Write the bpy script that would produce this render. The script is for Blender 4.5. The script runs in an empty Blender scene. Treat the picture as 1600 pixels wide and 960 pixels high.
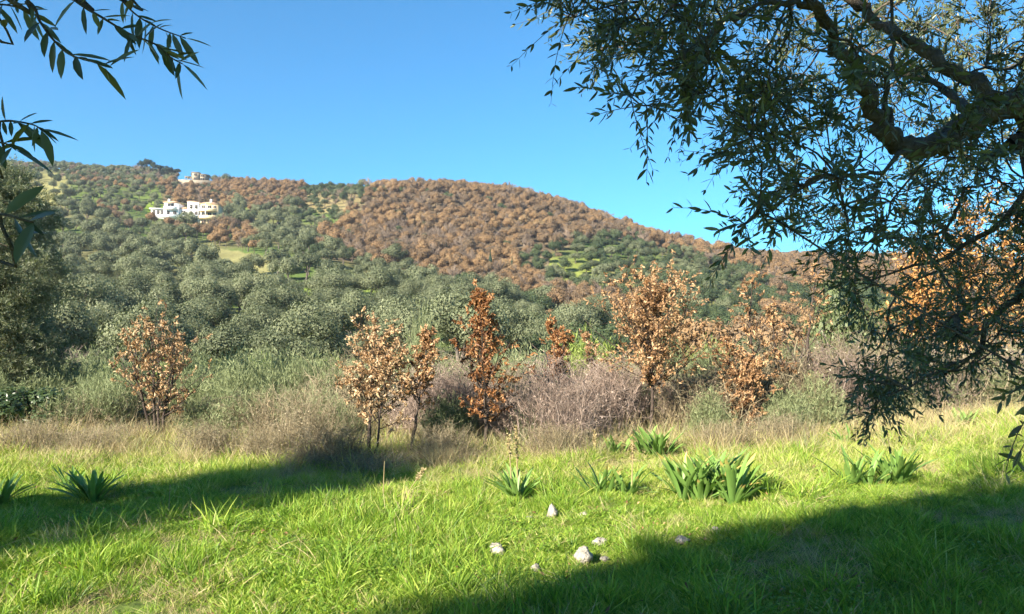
import bpy, math, random
import numpy as np
from mathutils import Vector, Matrix

# ------------------------------------------------------------------ camera, sky, sun, exposure
scene = bpy.context.scene
COL = scene.collection
F = 1208.0                      # focal length in pixels of a 1600 px wide frame
CAMZ = 1.6
PITCH = math.radians(3.0)
cam_d = bpy.data.cameras.new('camera')
cam_d.sensor_width = 36.0
cam_d.lens = F / 1600.0 * 36.0
cam_d.clip_start = 0.05
cam_d.clip_end = 6000
cam = bpy.data.objects.new('camera', cam_d)
COL.objects.link(cam)
cam.location = (0, 0, CAMZ)
cam.rotation_euler = (math.radians(90) + PITCH, 0, 0)
scene.camera = cam

SUN_EL = math.radians(27)
SUN_DIR = np.array([0.66, 0.75])            # way the light travels over the ground
SUN_DIR = SUN_DIR / np.linalg.norm(SUN_DIR)
world = bpy.data.worlds.new('World')
scene.world = world
world.use_nodes = True
wn = world.node_tree.nodes
wl = world.node_tree.links
wn.clear()
w_out = wn.new('ShaderNodeOutputWorld')
w_bg = wn.new('ShaderNodeBackground')
w_sky = wn.new('ShaderNodeTexSky')
w_sky.sky_type = 'NISHITA'
w_sky.sun_disc = False
w_sky.sun_elevation = SUN_EL
to_sun = -SUN_DIR
w_sky.sun_rotation = math.atan2(to_sun[0], to_sun[1])
w_sky.altitude = 100
w_sky.air_density = 1.0
w_sky.dust_density = 0.0
w_sky.ozone_density = 7.5
w_bg.inputs['Strength'].default_value = 0.058
w_mul = wn.new('ShaderNodeVectorMath')
w_mul.operation = 'MULTIPLY'
w_mul.inputs[1].default_value = (0.60, 1.12, 1.10)
wl.new(w_sky.outputs[0], w_mul.inputs[0])
wl.new(w_mul.outputs[0], w_bg.inputs['Color'])
wl.new(w_bg.outputs[0], w_out.inputs['Surface'])

sun_d = bpy.data.lights.new('sun', 'SUN')
sun_d.energy = 5.0
sun_d.angle = math.radians(0.7)
sun_d.color = (1.0, 0.90, 0.76)
sun = bpy.data.objects.new('sun', sun_d)
COL.objects.link(sun)
light_dir = Vector((SUN_DIR[0] * math.cos(SUN_EL), SUN_DIR[1] * math.cos(SUN_EL), -math.sin(SUN_EL)))
sun.rotation_euler = light_dir.to_track_quat('-Z', 'Y').to_euler()
sun.location = (-20, -25, 30)

vs = scene.view_settings
vs.view_transform = 'Standard'
vs.look = 'None'
vs.exposure = 1.9
vs.gamma = 1.0
vs.use_curve_mapping = False
scene.cycles.max_bounces = 4
scene.cycles.diffuse_bounces = 2
scene.cycles.transmission_bounces = 2
scene.cycles.adaptive_threshold = 0.02
scene.cycles.transparent_max_bounces = 4

rng = np.random.default_rng(7)
random.seed(7)


# ------------------------------------------------------------------ frame <-> world helpers
def P(px, py, depth):
    """point seen at (px, py) of the 1600x960 frame, standing `depth` metres ahead"""
    u = (px - 800.0) / F
    v = (480.0 - py) / F
    dy = math.cos(PITCH) - v * math.sin(PITCH)
    dz = math.sin(PITCH) + v * math.cos(PITCH)
    s = depth / dy
    return np.array([u * s, depth, CAMZ + dz * s])


def project(p):
    p = np.asarray(p, float)
    z = p[..., 2] - CAMZ
    y = p[..., 1]
    fwd = y * math.cos(PITCH) + z * math.sin(PITCH)
    up = -y * math.sin(PITCH) + z * math.cos(PITCH)
    return np.stack([800 + F * p[..., 0] / fwd, 480 - F * up / fwd], -1)


# ------------------------------------------------------------------ terrain
T_DEP = np.array([20, 35, 60, 90, 130, 180, 240, 300, 360, 420, 500, 700, 1500], float)
T_COL = {
    -300: [545, 490, 432, 375, 328, 292, 266, 262, 335, 480],
    0:    [542, 482, 422, 367, 320, 284, 266, 259, 330, 480],
    150:  [541, 481, 421, 367, 322, 287, 268, 264, 330, 480],
    230:  [541, 480, 421, 374, 338, 298, 275, 276, 340, 480],
    310:  [541, 480, 424, 388, 360, 317, 287, 292, 350, 480],
    450:  [546, 487, 434, 392, 348, 310, 296, 302, 370, 480],
    550:  [549, 494, 442, 394, 347, 303, 298, 306, 375, 480],
    620:  [551, 500, 449, 400, 346, 298, 296, 308, 380, 485],
    700:  [553, 507, 457, 407, 347, 292, 295, 310, 385, 485],
    800:  [557, 517, 472, 417, 357, 303, 308, 325, 395, 485],
    900:  [561, 527, 484, 427, 365, 331, 338, 352, 415, 490],
    1000: [563, 534, 492, 434, 378, 365, 374, 384, 435, 490],
    1100: [566, 542, 502, 444, 402, 402, 408, 414, 450, 495],
    1200: [567, 547, 512, 458, 420, 409, 406, 410, 450, 495],
    1300: [567, 547, 521, 482, 442, 420, 410, 408, 450, 495],
    1600: [562, 537, 502, 467, 442, 427, 417, 412, 450, 495],
    1900: [560, 530, 495, 460, 435, 420, 412, 410, 450, 495],
}
_cols = np.array(sorted(T_COL))
_tab = np.zeros((len(_cols), len(T_DEP)))
for i, c in enumerate(_cols):
    _tab[i, 0:3] = (-0.35, -1.3, -2.3)
    for j, py in enumerate(T_COL[c]):
        _tab[i, 3 + j] = P(c, py, T_DEP[3 + j])[2]
GPX = np.linspace(-300, 1900, 221)
GLD = np.linspace(math.log(20), math.log(1500), 240)
_a = np.array([np.interp(GPX, _cols, _tab[:, j]) for j in range(len(T_DEP))]).T
_g = np.array([np.interp(np.exp(GLD), T_DEP, _a[i]) for i in range(len(GPX))])


def _smooth(a, axis, n):
    for _ in range(n):
        b = np.moveaxis(a, axis, 0)
        c = b.copy()
        c[1:-1] = 0.25 * b[:-2] + 0.5 * b[1:-1] + 0.25 * b[2:]
        a = np.moveaxis(c, 0, axis)
    return a


_g = _smooth(_smooth(_g, 0, 30), 1, 14)


def sstep(a, b, x):
    t = np.clip((x - a) / (b - a), 0, 1)
    return t * t * (3 - 2 * t)


def H(x, y):
    x = np.asarray(x, float)
    y = np.asarray(y, float)
    zm = 0.028 * np.maximum(x, 0) + 0.004 * np.minimum(x, 0) + 0.03 * np.sin(x * 0.9 + 1.3) * np.sin(y * 0.7) \
        + 0.02 * np.sin(x * 2.1) * np.cos(y * 1.7)
    zm = zm - 0.5 * sstep(13, 24, y)
    zm = np.where(np.abs(x) > 30, zm, zm)
    ys = np.maximum(y, 20)
    px = np.clip(800 + F * x / ys, -299.9, 1899.9)
    ld = np.clip(np.log(ys), GLD[0] + 1e-6, GLD[-1] - 1e-6)
    fi = (px - GPX[0]) / (GPX[1] - GPX[0])
    fj = (ld - GLD[0]) / (GLD[1] - GLD[0])
    i = np.clip(fi.astype(int), 0, len(GPX) - 2)
    j = np.clip(fj.astype(int), 0, len(GLD) - 2)
    u = fi - i
    v = fj - j
    zt = _g[i, j] * (1 - u) * (1 - v) + _g[i + 1, j] * u * (1 - v) + _g[i, j + 1] * (1 - u) * v + _g[i + 1, j + 1] * u * v
    amp = sstep(60, 200, y)
    zt = zt + amp * (1.3 * np.sin(x * 0.043 + 0.6) * np.sin(y * 0.051) + 0.6 * np.sin(x * 0.11 + y * 0.07))
    w = sstep(18, 34, y)
    return zm * (1 - w) + zt * w


def at(px, depth):
    x = (px - 800.0) / F * depth
    return np.array([x, depth, float(H(x, depth))])


def inpoly(px, py, poly):
    px = np.asarray(px)
    py = np.asarray(py)
    r = np.zeros(px.shape, bool)
    n = len(poly)
    for k in range(n):
        x0, y0 = poly[k]
        x1, y1 = poly[(k + 1) % n]
        c = ((y0 > py) != (y1 > py)) & (px < (x1 - x0) * (py - y0) / (y1 - y0 + 1e-9) + x0)
        r ^= c
    return r


# ------------------------------------------------------------------ mesh helpers
def mesh(name, V, faces, mats, tint=None, smooth=False, fmat=None):
    """faces: list of int arrays (n,k)"""
    V = np.ascontiguousarray(V, np.float32)
    me = bpy.data.meshes.new(name)
    me.vertices.add(len(V))
    me.vertices.foreach_set('co', V.ravel())
    faces = [np.asarray(f, np.int32) for f in faces if len(f)]
    loops = np.concatenate([f.ravel() for f in faces])
    tot = np.concatenate([np.full(len(f), f.shape[1], np.int32) for f in faces])
    start = np.concatenate([[0], np.cumsum(tot)[:-1]]).astype(np.int32)
    me.loops.add(len(loops))
    me.loops.foreach_set('vertex_index', loops)
    me.polygons.add(len(tot))
    me.polygons.foreach_set('loop_start', start)
    me.polygons.foreach_set('loop_total', tot)
    for m in (mats if isinstance(mats, (list, tuple)) else [mats]):
        me.materials.append(m)
    if fmat is not None:
        me.polygons.foreach_set('material_index', np.asarray(fmat, np.int32))
    if smooth:
        me.polygons.foreach_set('use_smooth', np.ones(len(tot), bool))
    if tint is not None:
        a = me.attributes.new('tint', 'FLOAT', 'POINT')
        a.data.foreach_set('value', np.ascontiguousarray(tint, np.float32))
    me.update(calc_edges=True)
    return me


class Acc:
    """collects pieces of one mesh"""
    def __init__(self):
        self.V, self.Fs, self.T, self.n = [], {}, [], 0

    def add(self, V, F_, tint=0.5):
        V = np.asarray(V, float).reshape(-1, 3)
        for f in (F_ if isinstance(F_, list) else [F_]):
            f = np.asarray(f, np.int64)
            if len(f):
                self.Fs.setdefault(f.shape[1], []).append(f + self.n)
        self.V.append(V)
        self.T.append(np.broadcast_to(np.asarray(tint, float), (len(V),)))
        self.n += len(V)
        return self

    def build(self, name, mat, smooth=False):
        return mesh(name, np.concatenate(self.V), [np.concatenate(v) for v in self.Fs.values()], mat,
                    np.concatenate(self.T), smooth)


def obj(name, me, parent=None, loc=None, rotz=None, scale=None, **props):
    o = bpy.data.objects.new(name, me)
    COL.objects.link(o)
    if parent is not None:
        o.parent = parent
    if loc is not None:
        o.location = loc
    if rotz is not None:
        o.rotation_euler = (0, 0, rotz)
    if scale is not None:
        o.scale = scale if hasattr(scale, '__len__') else (scale,) * 3
    for k, v in props.items():
        o[k] = v
    return o


def norm(a):
    return a / np.maximum(np.linalg.norm(a, axis=-1, keepdims=True), 1e-9)


def rnd_dir(n, r=None):
    r = r or rng
    return norm(r.normal(size=(n, 3)))


def tubes(Pts, R, sides=3):
    """Pts (N,K,3), R (N,K): N round stems"""
    Pts = np.asarray(Pts, float)
    R = np.asarray(R, float)
    N, K, _ = Pts.shape
    T = np.empty_like(Pts)
    T[:, 1:-1] = Pts[:, 2:] - Pts[:, :-2]
    T[:, 0] = Pts[:, 1] - Pts[:, 0]
    T[:, -1] = Pts[:, -1] - Pts[:, -2]
    T = norm(T)
    main = norm(Pts[:, -1] - Pts[:, 0])
    ref = np.where(np.abs(main[:, 2:3]) > 0.75, np.array([[1.0, 0.13, 0]]), np.array([[0, 0, 1.0]]))
    ref = np.repeat(ref[:, None, :], K, 1)
    A = norm(np.cross(T, ref))
    B = np.cross(T, A)
    ang = np.arange(sides) * 2 * math.pi / sides
    V = Pts[:, :, None, :] + R[:, :, None, None] * (A[:, :, None, :] * np.cos(ang)[None, None, :, None]
                                                   + B[:, :, None, :] * np.sin(ang)[None, None, :, None])
    idx = np.arange(N * K * sides).reshape(N, K, sides)
    a = idx[:, :-1, :]
    b = idx[:, 1:, :]
    q = np.stack([a, np.roll(a, -1, 2), np.roll(b, -1, 2), b], -1).reshape(-1, 4)
    return V.reshape(-1, 3), q


LENS = ([0, .22, .5, .8, 1], [.0, .75, 1.0, .62, 0])
SMALL = ([0, .45, 1], [0, 1.0, 0])
BLADE = ([0, .3, .65, 1], [.75, 1.0, .8, 0])
STRAP = ([0, .2, .45, .7, .88, 1], [.55, .85, 1.0, .92, .6, 0])


def leaves(base, d, n, L, W, shape=LENS, bend=None, fold=0.25):
    """N leaves; base (N,3), d direction, n upper normal, L length, W width, bend (N,3) end offset"""
    base = np.asarray(base, float)
    N = len(base)
    d = norm(np.asarray(d, float))
    n = np.asarray(n, float)
    s = norm(np.cross(d, n))
    n = np.cross(s, d)
    L = np.broadcast_to(np.asarray(L, float), (N,))[:, None]
    W = np.broadcast_to(np.asarray(W, float), (N,))[:, None]
    ts, ws = shape
    rows = []
    for t, w in zip(ts, ws):
        c = base + d * L * t
        if bend is not None:
            c = c + bend * (t * t)
        if w == 0:
            rows.append([c])
        else:
            up = n * (W * w * 0.5 * fold)
            rows.append([c - s * W * w * .5 + up, c, c + s * W * w * .5 + up])
    V = np.stack([v for r in rows for v in r], 1)
    k = V.shape[1]
    off = []
    o = 0
    for r in rows:
        off.append((o, len(r)))
        o += len(r)
    tri = []
    quad = []
    for (a, na), (b, nb) in zip(off[:-1], off[1:]):
        if na == 1 and nb == 3:
            tri += [[a, b + 1, b], [a, b + 2, b + 1]]
        elif na == 3 and nb == 3:
            quad += [[a, a + 1, b + 1, b], [a + 1, a + 2, b + 2, b + 1]]
        elif na == 3 and nb == 1:
            tri += [[a, a + 1, b], [a + 1, a + 2, b]]
    fs = []
    base_i = (np.arange(N) * k)[:, None, None]
    for lst in (tri, quad):
        if lst:
            f = np.array(lst)[None] + base_i
            fs.append(f.reshape(-1, f.shape[-1]))
    return V.reshape(-1, 3), fs, k


def box(c, s, yaw=0.0):
    x, y, z = np.array(s) / 2
    V = np.array([[i, j, k] for i in (-x, x) for j in (-y, y) for k in (-z, z)], float)
    if yaw:
        ca, sa = math.cos(yaw), math.sin(yaw)
        V = np.stack([V[:, 0] * ca - V[:, 1] * sa, V[:, 0] * sa + V[:, 1] * ca, V[:, 2]], -1)
    return V + np.array(c), np.array([[0, 1, 3, 2], [4, 6, 7, 5], [0, 4, 5, 1], [2, 3, 7, 6], [0, 2, 6, 4], [1, 5, 7, 3]])


# ------------------------------------------------------------------ materials
def new_mat(name):
    m = bpy.data.materials.new(name)
    m.use_nodes = True
    nt = m.node_tree
    nt.nodes.clear()
    return m, nt, nt.nodes, nt.links


def ramp(nodes, stops):
    r = nodes.new('ShaderNodeValToRGB')
    el = r.color_ramp.elements
    while len(el) < len(stops):
        el.new(0.5)
    for e, (p, c) in zip(el, stops):
        e.position = p
        e.color = (*c, 1)
    return r


def leaf_mat(name, stops, trans=0.3, rough=0.55, objvar=0.35, spec=0.3, tmul=(1.0, 1.1, 0.6), patch=0.0):
    """tint attribute (0..1) plus a per-object offset picks the colour"""
    m, nt, N, L = new_mat(name)
    at_ = N.new('ShaderNodeAttribute')
    at_.attribute_name = 'tint'
    oi = N.new('ShaderNodeObjectInfo')
    mm = N.new('ShaderNodeMath')
    mm.operation = 'MULTIPLY_ADD'
    L.new(oi.outputs['Random'], mm.inputs[0])
    mm.inputs[1].default_value = objvar
    mm.inputs[2].default_value = -objvar / 2
    ad = N.new('ShaderNodeMath')
    ad.operation = 'ADD'
    ad.use_clamp = True
    L.new(at_.outputs['Fac'], ad.inputs[0])
    L.new(mm.outputs[0], ad.inputs[1])
    r = ramp(N, stops)
    last = ad
    if patch:
        pn = N.new('ShaderNodeTexNoise')
        pn.inputs['Scale'].default_value = 0.022
        pn.inputs['Detail'].default_value = 3
        L.new(oi.outputs['Location'], pn.inputs['Vector'])
        pm = N.new('ShaderNodeMapRange')
        pm.inputs[1].default_value = .3
        pm.inputs[2].default_value = .7
        pm.inputs[3].default_value = -patch / 2
        pm.inputs[4].default_value = patch / 2
        L.new(pn.outputs['Fac'], pm.inputs[0])
        last = N.new('ShaderNodeMath')
        last.operation = 'ADD'
        last.use_clamp = True
        L.new(ad.outputs[0], last.inputs[0])
        L.new(pm.outputs[0], last.inputs[1])
    L.new(last.outputs[0], r.inputs[0])
    bs = N.new('ShaderNodeBsdfPrincipled')
    bs.inputs['Roughness'].default_value = rough
    bs.inputs['Specular IOR Level'].default_value = spec
    L.new(r.outputs[0], bs.inputs['Base Color'])
    tr = N.new('ShaderNodeBsdfTranslucent')
    tm = N.new('ShaderNodeMix')
    tm.data_type = 'RGBA'
    tm.blend_type = 'MULTIPLY'
    tm.inputs[0].default_value = 1
    L.new(r.outputs[0], tm.inputs[6])
    tm.inputs[7].default_value = (*tmul, 1)
    L.new(tm.outputs[2], tr.inputs['Color'])
    mx = N.new('ShaderNodeMixShader')
    mx.inputs[0].default_value = trans
    L.new(bs.outputs[0], mx.inputs[1])
    L.new(tr.outputs[0], mx.inputs[2])
    out = N.new('ShaderNodeOutputMaterial')
    L.new(mx.outputs[0], out.inputs['Surface'])
    return m


def solid_mat(name, c1, c2, scale=4.0, rough=0.85, bump=0.3, bscale=None, detail=6, obj_coords=True):
    m, nt, N, L = new_mat(name)
    tc = N.new('ShaderNodeTexCoord')
    nz = N.new('ShaderNodeTexNoise')
    nz.inputs['Scale'].default_value = scale
    nz.inputs['Detail'].default_value = detail
    L.new(tc.outputs['Object'], nz.inputs['Vector'])
    r = ramp(N, [(0.3, c1), (0.7, c2)])
    L.new(nz.outputs['Fac'], r.inputs[0])
    bs = N.new('ShaderNodeBsdfPrincipled')
    bs.inputs['Roughness'].default_value = rough
    bs.inputs['Specular IOR Level'].default_value = 0.25
    L.new(r.outputs[0], bs.inputs['Base Color'])
    if bump:
        n2 = N.new('ShaderNodeTexNoise')
        n2.inputs['Scale'].default_value = bscale or scale * 3
        n2.inputs['Detail'].default_value = 8
        L.new(tc.outputs['Object'], n2.inputs['Vector'])
        bp = N.new('ShaderNodeBump')
        bp.inputs['Strength'].default_value = bump
        bp.inputs['Distance'].default_value = 0.05
        L.new(n2.outputs['Fac'], bp.inputs['Height'])
        L.new(bp.outputs[0], bs.inputs['Normal'])
    out = N.new('ShaderNodeOutputMaterial')
    L.new(bs.outputs[0], out.inputs['Surface'])
    return m


def ground_mat():
    m, nt, N, L = new_mat('ground')
    at_ = N.new('ShaderNodeAttribute')
    at_.attribute_name = 'cover'
    tc = N.new('ShaderNodeTexCoord')
    nz = N.new('ShaderNodeTexNoise')
    nz.inputs['Scale'].default_value = 0.9
    nz.inputs['Detail'].default_value = 10
    nz.inputs['Roughness'].default_value = 0.7
    L.new(tc.outputs['Object'], nz.inputs['Vector'])
    mp = N.new('ShaderNodeMapRange')
    mp.inputs[1].default_value = 0.25
    mp.inputs[2].default_value = 0.75
    mp.inputs[3].default_value = 0.6
    mp.inputs[4].default_value = 1.35
    L.new(nz.outputs['Fac'], mp.inputs[0])
    mu = N.new('ShaderNodeVectorMath')
    mu.operation = 'MULTIPLY'
    L.new(at_.outputs['Color'], mu.inputs[0])
    L.new(mp.outputs[0], mu.inputs[1])
    bs = N.new('ShaderNodeBsdfPrincipled')
    bs.inputs['Roughness'].default_value = 0.95
    bs.inputs['Specular IOR Level'].default_value = 0.1
    L.new(mu.outputs[0], bs.inputs['Base Color'])
    n2 = N.new('ShaderNodeTexNoise')
    n2.inputs['Scale'].default_value = 6
    n2.inputs['Detail'].default_value = 8
    L.new(tc.outputs['Object'], n2.inputs['Vector'])
    bp = N.new('ShaderNodeBump')
    bp.inputs['Strength'].default_value = 0.8
    bp.inputs['Distance'].default_value = 0.1
    L.new(n2.outputs['Fac'], bp.inputs['Height'])
    L.new(bp.outputs[0], bs.inputs['Normal'])
    out = N.new('ShaderNodeOutputMaterial')
    L.new(bs.outputs[0], out.inputs['Surface'])
    return m


M = {}
M['ground'] = ground_mat()
M['bark_olive'] = solid_mat('olive_bark', (.045, .037, .028), (.15, .12, .09), 14, .9, 1.0, 34)
M['bark_oak'] = solid_mat('oak_bark', (.035, .026, .021), (.09, .068, .052), 14, .9, .6, 40)
M['bark_far'] = solid_mat('far_bark', (.06, .05, .04), (.12, .10, .08), 2, .9, 0)
M['olive_near'] = leaf_mat('olive_leaf', [(0, (.045, .062, .034)), (.5, (.088, .112, .056)), (1, (.20, .21, .085))],
                           .22, .38, .15, .5, (1.0, 1.1, .45))
M['olive_far'] = leaf_mat('olive_foliage', [(0, (.072, .088, .046)), (.5, (.142, .160, .084)), (1, (.23, .245, .14))],
                          .22, .6, .42, .2, (1.0, 1.1, .6), .25)
M['green_far'] = leaf_mat('evergreen_foliage', [(0, (.028, .045, .022)), (.5, (.066, .092, .040)), (1, (.12, .15, .06))],
                          .2, .6, .3, .2)
M['pine_far'] = leaf_mat('pine_foliage', [(0, (.014, .028, .018)), (.5, (.028, .05, .03)), (1, (.05, .08, .04))], .15, .6, .3, .2)
M['oak_far'] = leaf_mat('brown_oak_foliage', [(0, (.15, .115, .078)), (.3, (.205, .145, .085)), (.6, (.27, .172, .088)), (.8, (.30, .19, .088)), (1, (.33, .24, .13))],
                        .25, .7, .5, .15, (1.0, .8, .6), .6)
M['twig_far'] = leaf_mat('bare_twigs', [(0, (.13, .10, .075)), (.5, (.23, .175, .13)), (1, (.32, .245, .18))], .0, .8, .4, .1)
M['oak_tan'] = leaf_mat('dead_oak_leaf_tan', [(0, (.14, .075, .036)), (.35, (.29, .165, .078)), (.7, (.46, .285, .14)), (1, (.64, .45, .25))],
                        .28, .5, .1, .35, (1.0, .75, .45))
M['oak_pale'] = leaf_mat('dead_oak_leaf_pale', [(0, (.18, .105, .055)), (.35, (.35, .225, .115)), (.7, (.52, .36, .195)), (1, (.70, .53, .33))],
                        .28, .5, .1, .3, (1.0, .8, .5))
M['oak_red'] = leaf_mat('dead_oak_leaf_russet', [(0, (.095, .042, .019)), (.35, (.22, .098, .037)), (.7, (.38, .19, .072)), (1, (.58, .36, .17))],
                        .28, .5, .1, .35, (1.0, .7, .4))
M['oak_orange'] = leaf_mat('dead_oak_leaf_orange', [(0, (.22, .10, .03)), (.5, (.46, .24, .075)), (1, (.66, .40, .15))],
                           .28, .5, .1, .3, (1.0, .7, .4))
M['bramble'] = leaf_mat('bare_bramble_stem', [(0, (.10, .07, .052)), (.5, (.25, .185, .145)), (1, (.41, .325, .265))], 0, .7, .2, .2)
M['drybrush'] = leaf_mat('dry_brush_stem', [(0, (.11, .085, .05)), (.5, (.21, .17, .10)), (1, (.36, .31, .20))], 0, .7, .2, .2)
M['broom'] = leaf_mat('broom_stem', [(0, (.075, .095, .04)), (.5, (.17, .20, .09)), (1, (.30, .33, .17))], .12, .6, .3, .2)
M['broom_lime'] = leaf_mat('lime_broom_stem', [(0, (.09, .13, .025)), (.5, (.18, .24, .045)), (1, (.28, .34, .09))], .2, .6, .2, .2)
M['shrub'] = leaf_mat('evergreen_shrub_leaf', [(0, (.018, .035, .012)), (.5, (.042, .07, .022)), (1, (.09, .125, .045))], .22, .4, .2, .45)
M['squill'] = leaf_mat('squill_leaf', [(0, (.06, .13, .028)), (.45, (.155, .265, .058)), (.72, (.28, .38, .10)), (.84, (.42, .36, .10)), (1, (.58, .38, .15))],
                       .22, .46, .14, .35, (.9, 1.1, .4))
M['grass'] = leaf_mat('grass_blade', [(0, (.07, .14, .02)), (.45, (.19, .32, .034)), (.8, (.35, .43, .065)), (1, (.50, .48, .18))],
                      .38, .5, .35, .3, (1.0, 1.1, .35))
M['straw'] = leaf_mat('dry_grass_stem', [(0, (.19, .14, .06)), (.5, (.40, .32, .16)), (1, (.58, .49, .28))], .25, .6, .2, .25, (1, .9, .6))
M['rock'] = solid_mat('limestone', (.17, .155, .115), (.50, .46, .385), 11, .9, .8, 40)
M['white_wall'] = solid_mat('white_render', (.74, .73, .70), (.82, .81, .79), .6, .85, 0)
M['cream_wall'] = solid_mat('cream_render', (.70, .52, .28), (.80, .63, .38), .5, .85, 0)
M['concrete'] = solid_mat('raw_concrete', (.20, .165, .115), (.31, .26, .19), .7, .9, 0)
M['roof_tile'] = solid_mat('clay_roof', (.44, .26, .15), (.60, .40, .25), 3, .85, 0)
M['pane'] = solid_mat('window_glass', (.02, .025, .03), (.04, .045, .05), 1, .12, 0)
M['frame'] = solid_mat('window_frame', (.30, .24, .18), (.40, .33, .25), 2, .6, 0)

# ------------------------------------------------------------------ ground
FIELD = [(272, 384), (330, 386), (425, 402), (432, 430), (405, 432), (350, 412), (285, 406)]
Z_MAIN0 = [(480, 400), (530, 345), (600, 285), (650, 260), (760, 260), (1000, 330), (1110, 375), (1190, 392), (1175, 430), (1100, 410), (1000, 380), (930, 372), (860, 395), (960, 500), (880, 500), (700, 440), (620, 420)]
ORCH = [(85, 284), (270, 290), (262, 326), (180, 322), (95, 322)]


def cover_at(x, y):
    pts = np.stack([x, y, H(x, y)], -1)
    q = project(pts)
    px, py = q[..., 0], q[..., 1]
    n1 = np.sin(x * .31 + 2 * np.sin(y * .17)) * .5 + .5
    n2 = np.sin(x * .083 + 1.7 * np.sin(y * .061 + 1)) * .5 + .5
    c = np.zeros(x.shape + (3,))
    far = np.array([.125, .12, .05])
    c[:] = far
    c += (n2 * .9)[..., None] * np.array([-.04, .02, -.02])
    # meadow
    near = y < 19
    lush = np.array([.10, .14, .03])
    dry = np.array([.16, .13, .06])
    k = np.clip((y - 10) / 5, 0, 1)[..., None]
    c = np.where(near[..., None], lush * (1 - k) + dry * k, c)
    front = (y > 60)

    def zone(poly, colr):
        return (inpoly(px, py, poly) & front)[..., None], np.array(colr)
    for poly, colr in ((FIELD, (.20, .19, .075)),
                       ([(430, 440), (520, 455), (510, 505), (440, 520)], (.18, .25, .035)),
                       ([(500, 440), (640, 445), (700, 480), (600, 500), (510, 480)], (.17, .22, .04)),
                       (ORCH, (.11, .15, .035)),
                       ([(225, 316), (258, 316), (258, 338), (228, 334)], (.16, .23, .03)),
                       (Z_MAIN0, (.13, .10, .06)), ([(250, 286), (475, 276), (480, 330), (255, 320)], (.16, .12, .06)),
                       ([(470, 288), (620, 292), (560, 340), (480, 330)], (.22, .18, .08)),
                       ([(860, 405), (960, 400), (940, 470), (860, 450)], (.17, .20, .045)),
                       ([(955, 400), (1060, 420), (1060, 470), (940, 470)], (.17, .165, .06)),
                       ([(40, 268), (110, 272), (100, 322), (40, 322)], (.20, .19, .07))):
        msk, cc = zone(poly, colr)
        c = np.where(msk, cc * (0.85 + .3 * n1[..., None]), c)
    return np.clip(c, .005, 1)


az = np.concatenate([np.radians(np.linspace(-48, 48, 420)), np.radians(np.linspace(50, 310, 90))])
rad = np.exp(np.linspace(math.log(.4), math.log(690), 310))
GX = rad[:, None] * np.sin(az)[None]
GY = rad[:, None] * np.cos(az)[None]
GZ = H(GX, GY)
nr, na = GX.shape
idx = np.arange(nr * na).reshape(nr, na)
a0, b0 = idx[:-1], idx[1:]
quads = np.stack([a0, np.roll(a0, -1, 1), np.roll(b0, -1, 1), b0], -1).reshape(-1, 4)[:, ::-1]
V = np.stack([GX, GY, GZ], -1).reshape(-1, 3)
V = np.concatenate([V, [[0, 0, float(H(0, 0))]]])
cen = len(V) - 1
tri = np.stack([idx[0], np.full(na, cen), np.roll(idx[0], -1)], -1)
gm = mesh('ground', V, [quads, tri], M['ground'], smooth=True)
ca = gm.attributes.new('cover', 'FLOAT_COLOR', 'POINT')
cv = cover_at(V[:, 0], V[:, 1])
ca.data.foreach_set('color', np.concatenate([cv, np.ones((len(cv), 1))], 1).astype(np.float32).ravel())
obj('ground', gm, kind='structure')


# ------------------------------------------------------------------ instancing for uncountable stuff
def scatter(name, pts, rotz, scl, kinds, meshes, parent=None, tilt=None, **props):
    coll = bpy.data.collections.new(name + '_kinds')
    for i, me in enumerate(meshes):
        o = bpy.data.objects.new('%s_kind_%02d' % (name, i), me)
        coll.objects.link(o)
    pts = np.asarray(pts, np.float32)
    me = bpy.data.meshes.new(name)
    me.vertices.add(len(pts))
    me.vertices.foreach_set('co', pts.ravel())
    rot = np.zeros((len(pts), 3), np.float32)
    if tilt is not None:
        rot[:, :2] = tilt
    rot[:, 2] = rotz
    a = me.attributes.new('rot', 'FLOAT_VECTOR', 'POINT')
    a.data.foreach_set('vector', rot.ravel())
    s = np.asarray(scl, np.float32)
    if s.ndim == 1:
        s = np.repeat(s[:, None], 3, 1)
    a = me.attributes.new('scl', 'FLOAT_VECTOR', 'POINT')
    a.data.foreach_set('vector', np.ascontiguousarray(s).ravel())
    a = me.attributes.new('kindex', 'INT', 'POINT')
    a.data.foreach_set('value', np.asarray(kinds, np.int32))
    o = obj(name, me, parent, **props)
    ng = bpy.data.node_groups.new(name + '_scatter', 'GeometryNodeTree')
    ng.interface.new_socket('Geometry', in_out='INPUT', socket_type='NodeSocketGeometry')
    ng.interface.new_socket('Geometry', in_out='OUTPUT', socket_type='NodeSocketGeometry')
    N, L = ng.nodes, ng.links
    gi = N.new('NodeGroupInput')
    go = N.new('NodeGroupOutput')
    ip = N.new('GeometryNodeInstanceOnPoints')
    ci = N.new('GeometryNodeCollectionInfo')
    ci.inputs['Collection'].default_value = coll
    ci.inputs['Separate Children'].default_value = True
    ci.inputs['Reset Children'].default_value = True
    ip.inputs['Pick Instance'].default_value = True
    for nm, typ, sock in (('rot', 'FLOAT_VECTOR', 'Rotation'), ('scl', 'FLOAT_VECTOR', 'Scale'), ('kindex', 'INT', 'Instance Index')):
        na_ = N.new('GeometryNodeInputNamedAttribute')
        na_.data_type = typ
        na_.inputs['Name'].default_value = nm
        L.new(na_.outputs['Attribute'], ip.inputs[sock])
    L.new(gi.outputs[0], ip.inputs['Points'])
    L.new(ci.outputs[0], ip.inputs['Instance'])
    L.new(ip.outputs[0], go.inputs[0])
    md = o.modifiers.new('scatter', 'NODES')
    md.node_group = ng
    return o


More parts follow.
